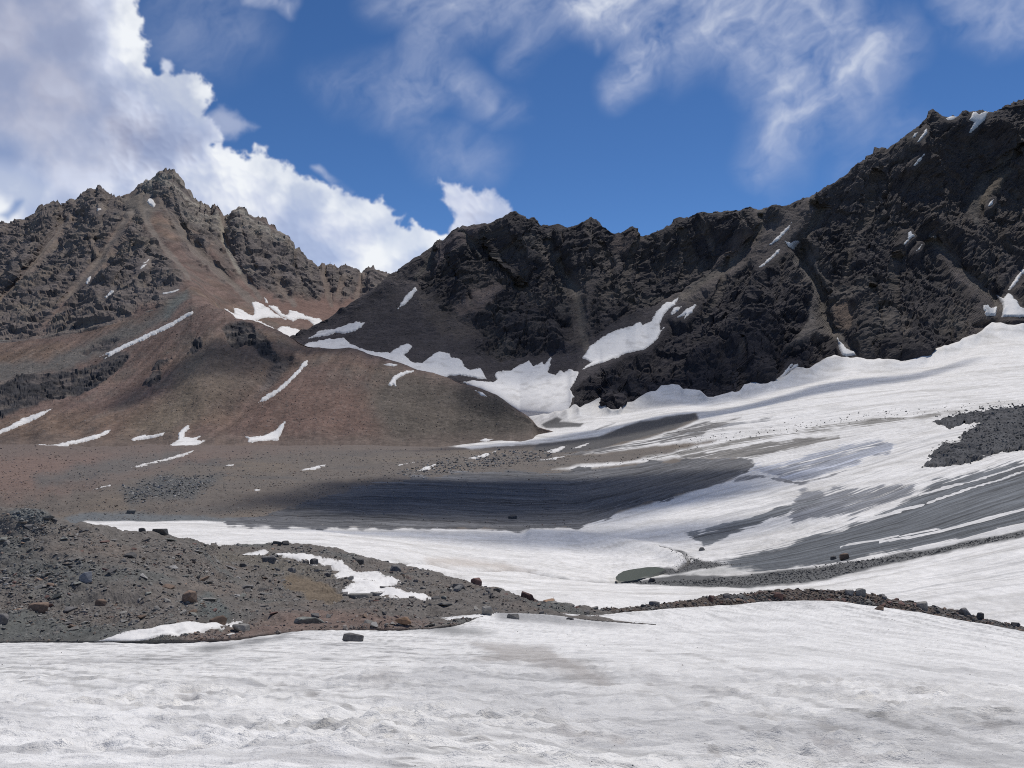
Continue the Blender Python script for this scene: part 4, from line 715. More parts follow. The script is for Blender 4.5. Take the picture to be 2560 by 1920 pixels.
# ---- dark ridge across the middle and right
RIDGE_R = [(690,880),(715,862),(736,845),(757,832),(779,819),(812,801),(834,788),(867,766),(890,748),(915,733),(933,720),(960,699),(973,682),(1000,670),(1023,654),(1033,642),(1061,627),(1079,614),(1087,599),(1092,593),(1097,598),(1099,588),(1102,597),(1114,594),(1125,584),(1137,573),(1157,565),(1168,567),(1203,562),(1213,558),(1218,562),(1238,548),(1259,538),(1271,530),(1287,527),(1297,533),(1312,538),(1322,543),(1332,539),(1340,546),(1350,561),(1365,565),(1385,563),(1416,566),(1441,561),(1456,549),(1479,535),(1492,544),(1502,557),(1520,573),(1534,578),(1551,581),(1567,568),(1582,559),(1600,565),(1602,576),(1607,580),(1632,572),(1653,567),(1673,558),(1693,549),(1713,546),(1731,543),(1756,530),(1789,528),(1799,532),(1820,523),(1855,518),(1880,519),(1893,527),(1921,525),(1946,514),(1959,508),(2000,493),(2010,489),(2016,488),(2025,492),(2040,475),(2044,477),(2071,458),(2109,430),(2127,412),(2142,397),(2152,396),(2167,384),(2182,377),(2202,372),(2213,380),(2235,364),(2256,351),(2268,334),(2284,316),(2304,299),(2319,288),(2329,276),(2339,278),(2354,288),(2370,293),(2392,291),(2407,279),(2430,279),(2456,275),(2466,279),(2481,279),(2499,272),(2514,264),(2529,265),(2544,259),(2560,254),(2700,190),(2860,140),(3100,90)]
rr = np.array([(690,800),(736,880),(933,960),(1100,1050),(1290,1080),(1480,1085),(1700,1060),(1900,1030),(2040,1030),(2200,1080),(2330,1140),(2560,1220),(2860,1300),(3100,1350)], float)
dr = lambda u: float(np.interp(u, rr[:, 0], rr[:, 1]))
FT = np.array([(690,885,790),(736,872,805),(800,885,790),(900,900,770),(1000,925,750),(1100,955,735),(1200,975,725),(1300,1030,690),(1421,1040,645)] + [(u, v + 9, d + 5) for u, v, d in MARGIN[::2] if u > 1425] + [(3100,740,1000)], float)
ft = lambda u, k: float(np.interp(u, FT[:, 0], FT[:, k]))
C_us = np.concatenate([np.arange(690, 2700, 2.7), np.linspace(2700, 3100, 60)])
def blend(t, w): return [(u, ft(u, 1) + (np.interp(u, np.array(RIDGE_R)[:, 0], np.array(RIDGE_R)[:, 1]) - ft(u, 1)) * t, ft(u, 2) + (dr(u) - ft(u, 2)) * w) for u in np.arange(690, 3101, 25)]
C = Sheet(C_us, [[(u, v + 60, d - 6) for u, v, d in FT], [tuple(r) for r in FT], blend(.35, .42), blend(.72, .78),
                 [(u, v, dr(u)) for u, v in RIDGE_R], [(u, v + 90, dr(u) + 220) for u, v in RIDGE_R]], [8, 80, 74, 60, 8])
C.wn = img_noise(C, 36, 6)
GC = [[(1395,640),(1405,677),(1441,728),(1451,778),(1456,829),(1470,880)], [(2030,495),(2050,520),(2030,565),(1995,620),(2010,660),(2035,700),(2055,740),(2058,780),(2075,815),(2100,850)], [(2327,587),(2380,645),(2418,689),(2481,742),(2504,777)], [(1900,530),(1910,560),(1880,600),(1850,640),(1810,670),(1760,700),(1700,745)],
      [(1370,585),(1380,630),(1390,655)], [(1150,570),(1180,610),(1200,640)], [(1088,610),(1070,660),(1040,690)], [(2560,380),(2480,430),(2440,500),(2440,560)]]
THIN = [[(1210,600),(1240,650),(1300,700),(1330,760)], [(1120,640),(1150,700),(1180,760)], [(1600,585),(1580,640),(1560,700),(1590,765)], [(1700,560),(1722,640),(1700,705)], [(2200,410),(2172,520),(2130,600),(2112,690)], [(2252,620),(2238,720),(2252,835)], [(1300,700),(1285,780),(1260,850)], [(1500,600),(1530,660),(1520,740)], [(1820,640),(1800,720),(1760,800)], [(1900,720),(1870,800),(1850,880)], [(2180,700),(2200,790),(2190,870)]]
for g in THIN: C.crease(g, 9, 7)
for k, g in enumerate(GC): C.crease(g, (14, 22, 16, 16, 12, 12, 12, 20)[k], 15)
C.crease([(1287,535),(1330,620),(1300,720)], -24, 40); C.crease([(1479,545),(1500,640),(1460,720)], -14, 34); C.crease([(1950,560),(1850,690),(1700,800),(1560,920)], -10, 40)
C.crease([(2010,640),(1950,700),(1900,800),(1850,900),(1800,970)], -24, 60); C.crease([(2340,290),(2260,450),(2200,600),(2150,760),(2160,880)], -28, 70); C.crease([(2560,300),(2500,480),(2440,620)], -18, 50)
sc = np.zeros(C.V.shape, np.float32)
def scree(poly, c, soft=24, wob=14, amt=1.0):
    global sc
    m = C.mask(poly, soft, wob) * amt; sc = np.maximum(sc, m); SCR.append((m, c))
SCR = []
scree([(690,890),(733,846),(867,764),(960,695),(1040,690),(1060,740),(1100,772),(1150,800),(1200,832),(1190,872),(1260,900),(1320,888),(1240,950),(1100,970),(900,930)], (.088,0.079,0.078), 30, 18)
scree([(960,700),(1080,612),(1120,592),(1100,640),(1060,690),(1040,740),(990,740)], (.10,0.089,0.087), 18, 10, .8)
scree([(1120,590),(1160,566),(1215,562),(1180,600),(1120,640),(1080,680),(1100,620)], (.135,0.111,0.106), 14, 8, .8)
scree([(1130,770),(1175,735),(1230,706),(1256,718),(1225,760),(1190,788),(1150,792)], (.20,0.159,0.133), 22, 18, .9)
scree([(1045,740),(1080,735),(1120,770),(1180,800),(1200,850),(1120,840),(1060,790)], (.13,0.111,0.095), 26, 14, .8)
scree([(1300,600),(1340,620),(1380,640),(1370,660),(1320,640)], (.14,0.121,0.106), 16, 10, .8)
scree([(1420,690),(1470,690),(1540,640),(1560,660),(1480,730),(1470,800),(1500,850),(1420,860),(1430,760)], (.135,0.116,0.101), 26, 16, .75)
scree([(1440,870),(1560,785),(1680,745),(1730,745),(1690,790),(1600,850),(1500,930),(1440,960),(1290,940),(1330,888)], (.078,0.071,0.072), 20, 10)
scree([(2020,490),(2056,520),(2030,600),(1985,625),(1930,650),(1880,650),(1800,700),(1740,740),(1690,760),(1640,755),(1680,730),(1760,690),(1840,640),(1920,575),(1960,530)], (.145,0.125,0.111), 18, 10, .9)
scree([(1880,520),(1925,525),(1925,570),(1890,610),(1850,640),(1830,640),(1880,580)], (.155,0.135,0.122), 14, 8, .8)
scree([(1990,610),(2025,620),(2040,660),(2065,720),(2080,790),(2110,850),(2140,890),(2110,892),(2080,840),(2040,830),(2000,850),(1960,870),(2020,800),(2030,730),(2005,680),(1980,650)], (.15,0.135,0.119), 12, 8, .9)
scree([(2085,760),(2120,752),(2142,778),(2125,830),(2090,815)], (.19,0.143,0.106), 16, 8, .9)
scree([(2320,575),(2350,600),(2400,650),(2430,690),(2500,745),(2520,790),(2480,780),(2420,720),(2380,680),(2340,610)], (.125,0.108,0.098), 12, 8, .8)
scree([(2440,520),(2462,440),(2500,400),(2528,425),(2500,470),(2470,500)], (.155,0.130,0.095), 20, 12, .8)
scree([(1540,590),(1590,580),(1610,600),(1560,640),(1530,620)], (.14,0.111,0.095), 18, 12, .7)
scree([(1780,650),(1850,590),(1890,600),(1840,650),(1790,680)], (.165,0.135,0.117), 20, 14, .7)
cgm = np.zeros_like(sc)
for k, g in enumerate(GC): cgm = np.maximum(cgm, C.line_paint(g, (0, 0, 0), (11, 13, 9, 12, 6, 7, 8, 10)[k], 1, 4))
rk = 1 - np.maximum(sc * .92, cgm * .8)
C.place(); x, y, z = np.moveaxis(C.P, -1, 0)
th = math.radians(36); a = x * math.cos(th) + z * math.sin(th); b = -x * math.sin(th) + z * math.cos(th)
wa = fbm(x / 120, y / 120, z / 120, 3)
cr1 = ridged(a / 150 + wa, y / 90, b / 62, 5, .6); lay = ridged(a / 60, y / 30 + wa, b / 12, 5, .65); cr2 = ridged(a / 46 + 5, y / 24, b / 20 + .6 * wa, 5, .65); rib = ridged(x / 130 + .5 * wa, y / 300, z / 420, 2)
gate = sstep(-.25, .25, fbm(x / 60 + 4, y / 60, z / 60, 3))
f1, j1 = facets(a / 70 + .5 * wa, y / 50, b / 30); f2, j2 = facets(a / 26, y / 18, b / 10 + .4 * wa); f3, j3 = facets(a / 10, y / 8, b / 4.5); f4, j4 = facets(a / 5, y / 4.5, b / 2.6); vein = sstep(.11, .03, np.abs(perlin(x / 50 + .9 * wa, y / 260, z / 200 + .3 * x / 100))) * sstep(-.3, .15, fbm(x / 80 + 3, y / 90, z / 90, 3))
h = rk * ((cr1 - .35) * 5 + f1 * 3.2 + f2 * 3.2 * (.5 + .7 * gate) + f3 * 1.7 + f4 * .75 + (rib - .4) * 22 - vein * 4) * (1 - .6 * np.exp(-((C.S - 4) / .22) ** 2)) + (1 - rk) * (fbm(x / 60, y / 60, z / 60, 4) * 4 + fbm(x / 7, y / 7, z / 7, 3) * .8)
calm = calm_of(C, 'C'); C.push(h * sstep(.85, 1.25, C.S) * (1 - .93 * calm))
C.P[..., 2] += np.exp(-((C.S - 4) / .05) ** 2) * (ridged(x / 14, y / 300, z * 0, 4) - .5) * 4 * sstep(1100, 1300, C.U)
C.fill((.062, .056, .056))
C.C *= (1 + .5 * fbm(x / 40, y / 40, b / 14, 5))[..., None]
C.C += (np.array((.12, .104, .09), np.float32) - C.C) * (sstep(.08, .42, fbm(x / 80 + 2, y / 80, z / 60, 5)) * .8)[..., None]
C.C += (np.array((.125, .112, .096), np.float32) - C.C) * (sstep(.42, .25, cr1) * sstep(.25, -.25, f1) * sstep(-.2, .3, fbm(x / 90 + 6, y / 90, z / 90, 3)) * .85)[..., None]
C.C += (np.array((.165, .143, .122), np.float32) - C.C) * (vein * .65 * rk)[..., None]
C.paint([(1420,1040),(1480,930),(1650,800),(1770,745),(1900,660),(1990,690),(2020,800),(2060,880),(1900,960),(1780,1010)], (.05,.046,.05), 50, 20, .75)
C.paint([(2200,500),(2330,300),(2560,300),(2700,500),(2500,640),(2300,560)], (.105,.088,.076), 90, 30, .5)
C.paint([(2000,490),(2110,430),(2200,375),(2260,370),(2200,480),(2080,560),(2040,540)], (.125,.11,.10), 40, 14, .6)
for m, c in SCR: C.C += (np.array(c, np.float32) * (1 + .25 * fbm(x / 15, y / 15, z / 15, 3))[..., None] - C.C) * m[..., None]
for k, g in enumerate(GC): C.line_paint(g, (.165,.148,.122) if k < 4 else (.12, .11, .095), (11, 13, 9, 12, 6, 7, 8, 10)[k], .8, 4)
for g in THIN: C.line_paint(g, (.135,.118,.10), 6, .7, 5)
C.C *= np.array((.80, .78, .80), np.float32)
C.build('dark_mountain', MAT['dark_rock'], False); tag(C.obj, kind='structure')
# ------------------------------------------------------------------ snow patches, each its own sheet of old snow lying in a hollow
def patch(host, poly, label, s0=0, s1=None, thick=1.0, step=None, wob=3.0, name='snow_patch', cat='snow patch', mat='patch', col=SNOW, rough=0.0, group='snow patches left on the slopes'):
    p = np.array(poly, float); w, h_ = np.ptp(p[:, 0]), np.ptp(p[:, 1])
    st = step or (1.0 if max(w, h_) < 40 else 1.6); wob = min(wob, .12 * min(w, h_) + .4)
    us = np.arange(p[:, 0].min() - 4 * st, p[:, 0].max() + 4 * st, st); vs = np.arange(p[:, 1].min() - 4 * st, p[:, 1].max() + 4 * st, st * .8)
    U, V = np.meshgrid(us, vs); O = np.zeros_like(U)
    sd = poly_sd(U, V, poly) + wob * (1.2 * fbm(U / 16, V / 9, O, 4) + .8 * fbm(U / 5, V / 3.5, O + 3, 3))
    P = host.at(U, V, s0, s1 or (4.01 if host is C else 99))
    for _ in range(4): P[1:-1, 1:-1] = (P[:-2, 1:-1] + P[2:, 1:-1] + P[1:-1, :-2] + P[1:-1, 2:] + 2 * P[1:-1, 1:-1]) / 6
    pxm = P[..., 1] / FOC
    th = pxm * thick * np.clip(sd * .9, -2.2, 2.4)
    if rough: th = th + rough * (fbm(P[..., 0] / 6, P[..., 1] / 6, P[..., 2] / 6, 5) + .3) * np.clip(sd / 6, 0, 1)
    P = P + th[..., None] * np.array([0, -.5, .86])
    keep = sd > -2.2; q = keep[:-1, :-1] & keep[:-1, 1:] & keep[1:, :-1] & keep[1:, 1:]
    i = np.arange(U.size).reshape(U.shape); f = np.stack([i[:-1, :-1], i[1:, :-1], i[1:, 1:], i[:-1, 1:]], -1)[q]
    if not len(f): return None
    used = np.unique(f); rm = np.full(U.size, -1); rm[used] = np.arange(len(used)); f = rm[f]
    v = P.reshape(-1, 3)[used]; x, y, z = v.T; k = FOC / y.mean()
    g = fbm(x * k / 30, y * k / 30, z * k / 30, 5); sdu = sd.reshape(-1)[used]
    c = np.array(col, np.float32) * np.ones((len(v), 3), np.float32)
    if mat == 'patch': c += (np.array((.42, .40, .37), np.float32) - c) * np.clip(sstep(.05, .5, g) * .5 + sstep(3.5, .2, sdu + 3 * g) * .6, 0, 1)[:, None]
    else: c *= (1 + .6 * fbm(x / 9, y / 9, z / 4, 5))[:, None]
    o0 = v.mean(0); me = mesh_np(name, v - o0, f, MAT[mat], c, mat == 'patch'); ob = link(name, me); ob.location = o0
    tag(ob, label, cat, group); return ob
HOSTS = {'A': A, 'C': C, 'G': G, 'M': M}
for host, poly, label, kw in PATCHES: patch(HOSTS[host], poly, label, **kw)
OUTC = [(2304,1171),(2330,1146),(2320,1139),(2350,1120),(2400,1105),(2404,1090),(2440,1066),(2452,1060),(2420,1062),(2400,1066),(2375,1072),(2345,1062),(2330,1056),(2370,1047),(2400,1040),(2480,1026),(2560,1014),(2860,960),(2860,1100),(2560,1128),(2510,1132),(2490,1136),(2440,1156),(2400,1164),(2350,1168)]
outc = patch(G, OUTC, 'dark rubble covered rock outcrop rising from the white glacier at right', 3, 6.5, thick=1.6, step=2.2, wob=5, name='rock_outcrop', cat='rock outcrop', mat='rubble', col=(.092, .092, .094), rough=2.6, group=None)

# ---- meltwater pond
pp = np.array(POND, float); pz = -27.62; pc = pt(pp[:, 0], pp[:, 1], 1.0) - np.array([0, 0, CAMZ]); pw = pc * ((pz - CAMZ) / pc[:, 2:3]) + np.array([0, 0, CAMZ])
cen = pw.mean(0); tt = np.linspace(0, len(pw), 90, endpoint=False); pw = np.stack([np.interp(tt, np.arange(len(pw) + 1), np.append(pw[:, k], pw[0, k])) for k in range(3)], 1); ring = cen + (pw - cen) * (1.04 + .10 * fbm(pw[:, 0] / 1.6, pw[:, 1] / 1.6, pw[:, 2] * 0, 4))[:, None]; ring[:, 2] = pz
m_, N_, L_, b_ = base_mat('meltwater', 0.06, 0.5); b_.inputs['Base Color'].default_value = (.135, .15, .13, 1)
n_ = N_.new('ShaderNodeTexNoise'); n_.inputs['Scale'].default_value = 2.0; bp_ = N_.new('ShaderNodeBump'); bp_.inputs['Strength'].default_value = .05; bp_.inputs['Distance'].default_value = .05
L_.new(n_.outputs[0], bp_.inputs['Height']); L_.new(bp_.outputs[0], b_.inputs['Normal'])
pv = np.vstack([ring, cen]); nf = len(ring); pf = np.array([(i, (i + 1) % nf, nf) for i in range(nf)])
tag(link('pond', mesh_np('pond', pv, pf, m_)), kind='structure')
# ------------------------------------------------------------------ stones
def hull(seed, n=13, flat=.6, bev=0.0):
    r = np.random.default_rng(seed); p = r.normal(size=(n, 3)); p /= np.linalg.norm(p, axis=1, keepdims=True); p = np.sign(p) * np.abs(p) ** .75
    p *= r.uniform(.75, 1.05, size=(n, 1)); p[:, 2] = np.clip(p[:, 2], -.42, .62) * flat; p[:, 1] *= .8
    bm = bmesh.new()
    for q in p: bm.verts.new(q)
    res = bmesh.ops.convex_hull(bm, input=bm.verts)
    bmesh.ops.delete(bm, geom=[g for g in res['geom_interior'] if isinstance(g, bmesh.types.BMVert)], context='VERTS')
    if bev: bmesh.ops.dissolve_limit(bm, angle_limit=.28, verts=bm.verts, edges=bm.edges); bmesh.ops.bevel(bm, geom=bm.edges[:], offset=bev, segments=1, affect='EDGES')
    bmesh.ops.triangulate(bm, faces=bm.faces); bm.normal_update(); return bm
def hull_np(seed, n, flat):
    bm = hull(seed, n, flat); bm.verts.index_update()
    v = np.array([q.co[:] for q in bm.verts]); f = np.array([[q.index for q in g.verts] for g in bm.faces]); bm.free(); return v, f
TPL = [hull_np(100 + i, 9 + i % 4, (.75, .55, .38, .9)[i % 4]) for i in range(16)]
def rot_mats(n, tilt):
    a = RNG.uniform(0, 2 * math.pi, n); t = RNG.normal(0, tilt, n); b = RNG.uniform(0, 2 * math.pi, n)
    ca, sa, ct, st, cb, sb = np.cos(a), np.sin(a), np.cos(t), np.sin(t), np.cos(b), np.sin(b); O, I = np.zeros(n), np.ones(n)
    Z = lambda c, s: np.stack([np.stack([c, -s, O], -1), np.stack([s, c, O], -1), np.stack([O, O, I], -1)], 1)
    X = np.stack([np.stack([I, O, O], -1), np.stack([O, ct, -st], -1), np.stack([O, st, ct], -1)], 1)
    return Z(cb, sb) @ X @ Z(ca, sa)
PAL = np.array([(.15,.145,.135),(.12,.118,.112),(.085,.085,.085),(.19,.18,.165),(.17,.13,.10),(.19,.125,.095),(.24,.23,.21),(.14,.14,.13),(.11,.085,.075)], np.float32)
def rubble(name, P, size, mat, pal, tint=None, tilt=.35, parent=None, sink=.25):
    n = len(P); Rm = rot_mats(n, tilt); t = RNG.integers(0, len(TPL), n); VV, FF, CC = [], [], []; off = 0
    asp = RNG.uniform(.7, 1.25, (n, 3))
    for k in range(len(TPL)):
        ix = np.where(t == k)[0]
        if not len(ix): continue
        v, f = TPL[k]; q = np.einsum('nij,nvj->nvi', Rm[ix], v[None] * asp[ix, None, :]) * (size[ix, None, None] * .5) + P[ix, None, :]; q[..., 2] += size[ix, None] * .5 * (.45 - sink)
        c = pal[RNG.integers(0, len(pal), len(ix))] * RNG.uniform(.65, 1.3, (len(ix), 1)); 
        if tint is not None: c = c * .55 + tint[ix] * .6
        VV.append(q.reshape(-1, 3)); CC.append(np.repeat(c, len(v), 0)); FF.append((f[None] + off + np.arange(len(ix))[:, None, None] * len(v)).reshape(-1, 3)); off += len(ix) * len(v)
    me = mesh_np(name, np.concatenate(VV), np.concatenate(FF), mat, np.concatenate(CC), False)
    o = link(name, me, parent); tag(o, kind='stuff'); return o
MAT['stones'] = terrain_mat('loose_stones', 9.0, 0.28, 0.4, 0.03, rough=.85, spec=.2)
def scatter(sh, n, s0, s1, u0, u1, weight=None):
    """points spread over the visible part of a sheet, even over the picture area of the ground"""
    r0, r1 = np.searchsorted(sh.s, s0), min(np.searchsorted(sh.s, s1), len(sh.s) - 2); c0, c1 = np.searchsorted(sh.us, u0), min(np.searchsorted(sh.us, u1), len(sh.us) - 2)
    dv = np.abs(np.diff(sh.V, axis=0))[r0:r1, c0:c1] + 1e-4; w = dv * (weight[r0:r1, c0:c1] if weight is not None else 1.0)
    w = w.ravel() / w.sum(); k = RNG.choice(len(w), n, p=w); r, c = np.divmod(k, c1 - c0); r += r0; c += c0
    a, b = RNG.random((2, n, 1)); P = (sh.P[r, c] * (1 - a) + sh.P[r + 1, c] * a) * (1 - b) + (sh.P[r, c + 1] * (1 - a) + sh.P[r + 1, c + 1] * a) * b
    return P, r, c
def px_size(P, lo, hi, pw=2.2):
    t = RNG.random(len(P)); s = (lo ** (1 - pw) + t * (hi ** (1 - pw) - lo ** (1 - pw))) ** (1 / (1 - pw)); return s * P[:, 1] / FOC
# left moraine: fine rubble as one mass, the 260 larger stones one by one
snowm = np.zeros_like(M.V)
for poly in ([(675,1386),(697,1381),(760,1386),(811,1395),(855,1400),(900,1427),(952,1433),(1003,1457),(952,1470),(988,1480),(1081,1496),(1026,1501),(907,1496),(852,1469),(887,1463),(834,1431),(811,1410),(710,1394)], [(590,1382),(662,1375),(657,1387)], [(232,1607),(395,1571),(606,1545),(520,1569),(335,1607)],
             [(698,1446),(730,1438),(780,1443),(815,1456),(845,1474),(862,1496),(850,1510),(790,1500),(745,1480)]): snowm = np.maximum(snowm, M.mask(poly, 4))
dens = (1 - snowm * .985) * (1 - .6 * M.mask([(-20,1545),(60,1540),(180,1560),(260,1600),(-20,1606)], 40)) * (.35 + sstep(-.3, .4, fbm(M.P[..., 0] / 2.5, M.P[..., 1] / 2.5, M.P[..., 2] / 2.5, 3)))
P_, r_, c_ = scatter(M, 18000, 1.02, 4.0, -60, 1630, dens)
rubble('rubble', P_, px_size(P_, 2.4, 16, 2.5), MAT['stones'], PAL[[0, 1, 3, 3, 6, 6, 4, 5, 7]] * 1.15, M.C[r_, c_], parent=M.obj)
P_, r_, c_ = scatter(R, 3800, 1.02, 2.05, 1500, 2700); rubble('rubble', P_, px_size(P_, 3, 13), MAT['stones'], PAL[[0, 2, 4, 5, 8, 1]], R.C[r_, c_], parent=R.obj)
MEDIUM = []
for i in range(18):
    bm = hull(300 + i, 11 + i % 5, (.8, .5, .32, .62)[i % 4], .05); me = bpy.data.meshes.new('stone'); bm.to_mesh(me); bm.free(); MEDIUM.append(me)
MEDS = {}
for i, me in enumerate(MEDIUM):
    for k in SM: 
        if k in ('blue',): continue
        m2 = me.copy(); m2.materials.append(SM[k]); MEDS[(i, k)] = m2
def stones(sh, n, s0, s1, u0, u1, lo, hi, kinds, weight=None, flat_bias=True):
    P, r, c = scatter(sh, n, s0, s1, u0, u1, weight); S_ = px_size(P, lo, hi, 2.4)
    for i in range(n):
        j = int(RNG.integers(0, len(MEDIUM))); k = kinds[int(RNG.integers(0, len(kinds)))]
        o = bpy.data.objects.new('stone', MEDS[(j, k)]); COL.objects.link(o); o.parent = sh.obj
        sz = S_[i] * .55; o.scale = (sz * RNG.uniform(.85, 1.3), sz * RNG.uniform(.7, 1.1), sz * RNG.uniform(.6, 1.0)); o.rotation_euler = (RNG.normal(0, .22), RNG.normal(0, .22), RNG.uniform(0, 6.3)); o.location = P[i] + np.array([0, 0, sz * .12])
stones(M, 295, 1.05, 4.0, -40, 1600, 12, 38, ['grey', 'grey', 'green', 'dark', 'brown', 'pale', 'grey', 'green', 'grey', 'dark', 'red'], dens)
stones(R, 150, 1.0, 2.1, 1520, 2570, 10, 22, ['grey', 'brown', 'dark', 'red', 'grey'])
# stones of the plain, of the gravel tongue and of the medial moraine lines on the glacier
plain = sstep(1105, 1150, G.V + 14 * G.wn) * (1 - sn) * (1 - .85 * ice) * sstep(.8, 1.0, G.S) * (.25 + sstep(-.2, .5, fbm(G.P[..., 0] / 18, G.P[..., 1] / 12, G.P[..., 2] * 0, 3)))
P_, r_, c_ = scatter(G, 9000, 2.6, 6, -40, 1500, plain); rubble('rubble', P_, px_size(P_, 1.8, 6.5, 2.6), MAT['stones'], PAL[[0, 1, 3, 4, 5]] * 1.6, G.C[r_, c_], parent=G.obj)
bf = np.maximum(G.mask([(990,1190),(1060,1160),(1180,1140),(1260,1128),(1370,1128),(1380,1145),(1300,1158),(1180,1180),(1060,1195)], 16, 8), .9 * G.mask([(300,1222),(420,1190),(560,1190),(480,1240),(330,1258)], 24, 10))
P_, r_, c_ = scatter(G, 1300, 3.5, 6, 250, 1400, bf); rubble('boulder_field', P_, px_size(P_, 4, 11), MAT['stones'], PAL[[0, 1, 2, 3, 3]] * 1.5, None, parent=G.obj)
tongue = G.mask([(1540,1456),(1640,1450),(1850,1446),(2000,1428),(2290,1386),(2560,1330),(2560,1340),(2400,1374),(2200,1418),(2050,1453),(1880,1470),(1760,1471),(1640,1458)], 5)
P_, r_, c_ = scatter(G, 3000, 1.2, 3.5, 1540, 2600, tongue); rubble('rubble', P_, px_size(P_, 2.2, 9, 2.5), MAT['stones'], PAL[[1, 2, 0, 2]], None, parent=G.obj)
pg = G.mask([(1660,1376),(1712,1386),(1740,1398),(1800,1410),(1850,1414),(1740,1424),(1700,1430),(1640,1430),(1700,1410)], 6); P_, r_, c_ = scatter(G, 500, 1.2, 3.9, 1600, 1900, pg); rubble('rubble', P_, px_size(P_, 2, 6, 2.5), MAT['stones'], PAL[[1, 2, 0, 2]], None, parent=G.obj)
med = G.mask([(1420,1180),(1620,1150),(1800,1112),(2000,1078),(2200,1050),(2420,1026),(2560,1008),(2560,1000),(2400,1012),(2200,1030),(1950,1062),(1760,1096),(1600,1130)], 12, 6) + .1 * G.mask([(1640,1060),(1800,1050),(2000,1040),(2000,1090),(1700,1120)], 20)
P_, r_, c_ = scatter(G, 420, 3.5, 6.5, 1400, 2600, med); rubble('rubble', P_, px_size(P_, 2, 7, 2.4), MAT['stones'], PAL[[2, 1, 8]], None, parent=G.obj)
ow = G.mask([(p[0], p[1]) for p in OUTC], 6); P_, r_, c_ = scatter(G, 1100, 3, 6.5, 2300, 2600, ow); P_ = P_ + np.array([0, -.8, 2.2]); rubble('rubble', P_, px_size(P_, 3, 11, 2.6), MAT['stones'], PAL[[1, 1, 2]], None, parent=outc, sink=.5)
for o in outc.children: o.location = -outc.location

sl = (1 - outm) * sstep(1.0, 1.2, A.S)
P_, r_, c_ = scatter(A, 5000, 1.02, 3.0, -40, 1330, sl); rubble('loose_stones', P_, px_size(P_, 1.5, 5.5, 2.8), MAT['stones'], PAL[[0, 3, 4, 5, 4, 5]] * 1.5, A.C[r_, c_], parent=A.obj)
P_, r_, c_ = scatter(C, 2500, 1.02, 3.6, 740, 2560, np.maximum(sc, cgm) + .02); rubble('loose_stones', P_, px_size(P_, 1.5, 5, 2.8), MAT['stones'], PAL[[0, 1, 3, 6]] * 1.2, C.C[r_, c_], parent=C.obj)
P_, r_, c_ = scatter(F, 520, 1.0, 4.9, -40, 2600, sstep(-.1, .4, fbm(F.P[..., 0] / 3, F.P[..., 1] / 3, F.P[..., 2] * 0, 3)) + .05); rubble('grit', P_, px_size(P_, 1.4, 5.5, 3.2), MAT['stones'], PAL[[1, 2, 8]], None, parent=F.obj, sink=.35)
# ---- boulders that can be told apart
def boulder(sh, u, v, w, h, kind, label, seed, s0=.9, s1=4.02, flat=None, rz=None, n=16):
    p = sh.one(u, v + h * .35, s0, s1); k = p[1] / FOC; W, H = w * k, h * k
    bm = hull(seed, n, 1.0, .06); z = [q.co.z for q in bm.verts]; x = [q.co.x for q in bm.verts]; y_ = [q.co.y for q in bm.verts]
    sx, sz = W / (max(x) - min(x)), H * 1.35 / (max(z) - min(z)); sy = (sx * .75 if w < 2.2 * h else sx * .55); z0 = min(z)
    for q in bm.verts: q.co = Vector((q.co.x * sx, q.co.y * sy, (q.co.z - z0) * sz - H * .34))
    me = bpy.data.meshes.new('boulder'); bm.to_mesh(me); bm.free(); me.materials.append(SM[kind])
    o = link('boulder', me); o.location = p; o.rotation_euler = (0, 0, rz if rz is not None else (seed % 7 - 3) * .12); return tag(o, label, 'boulder', 'boulders lying on moraine and glacier')
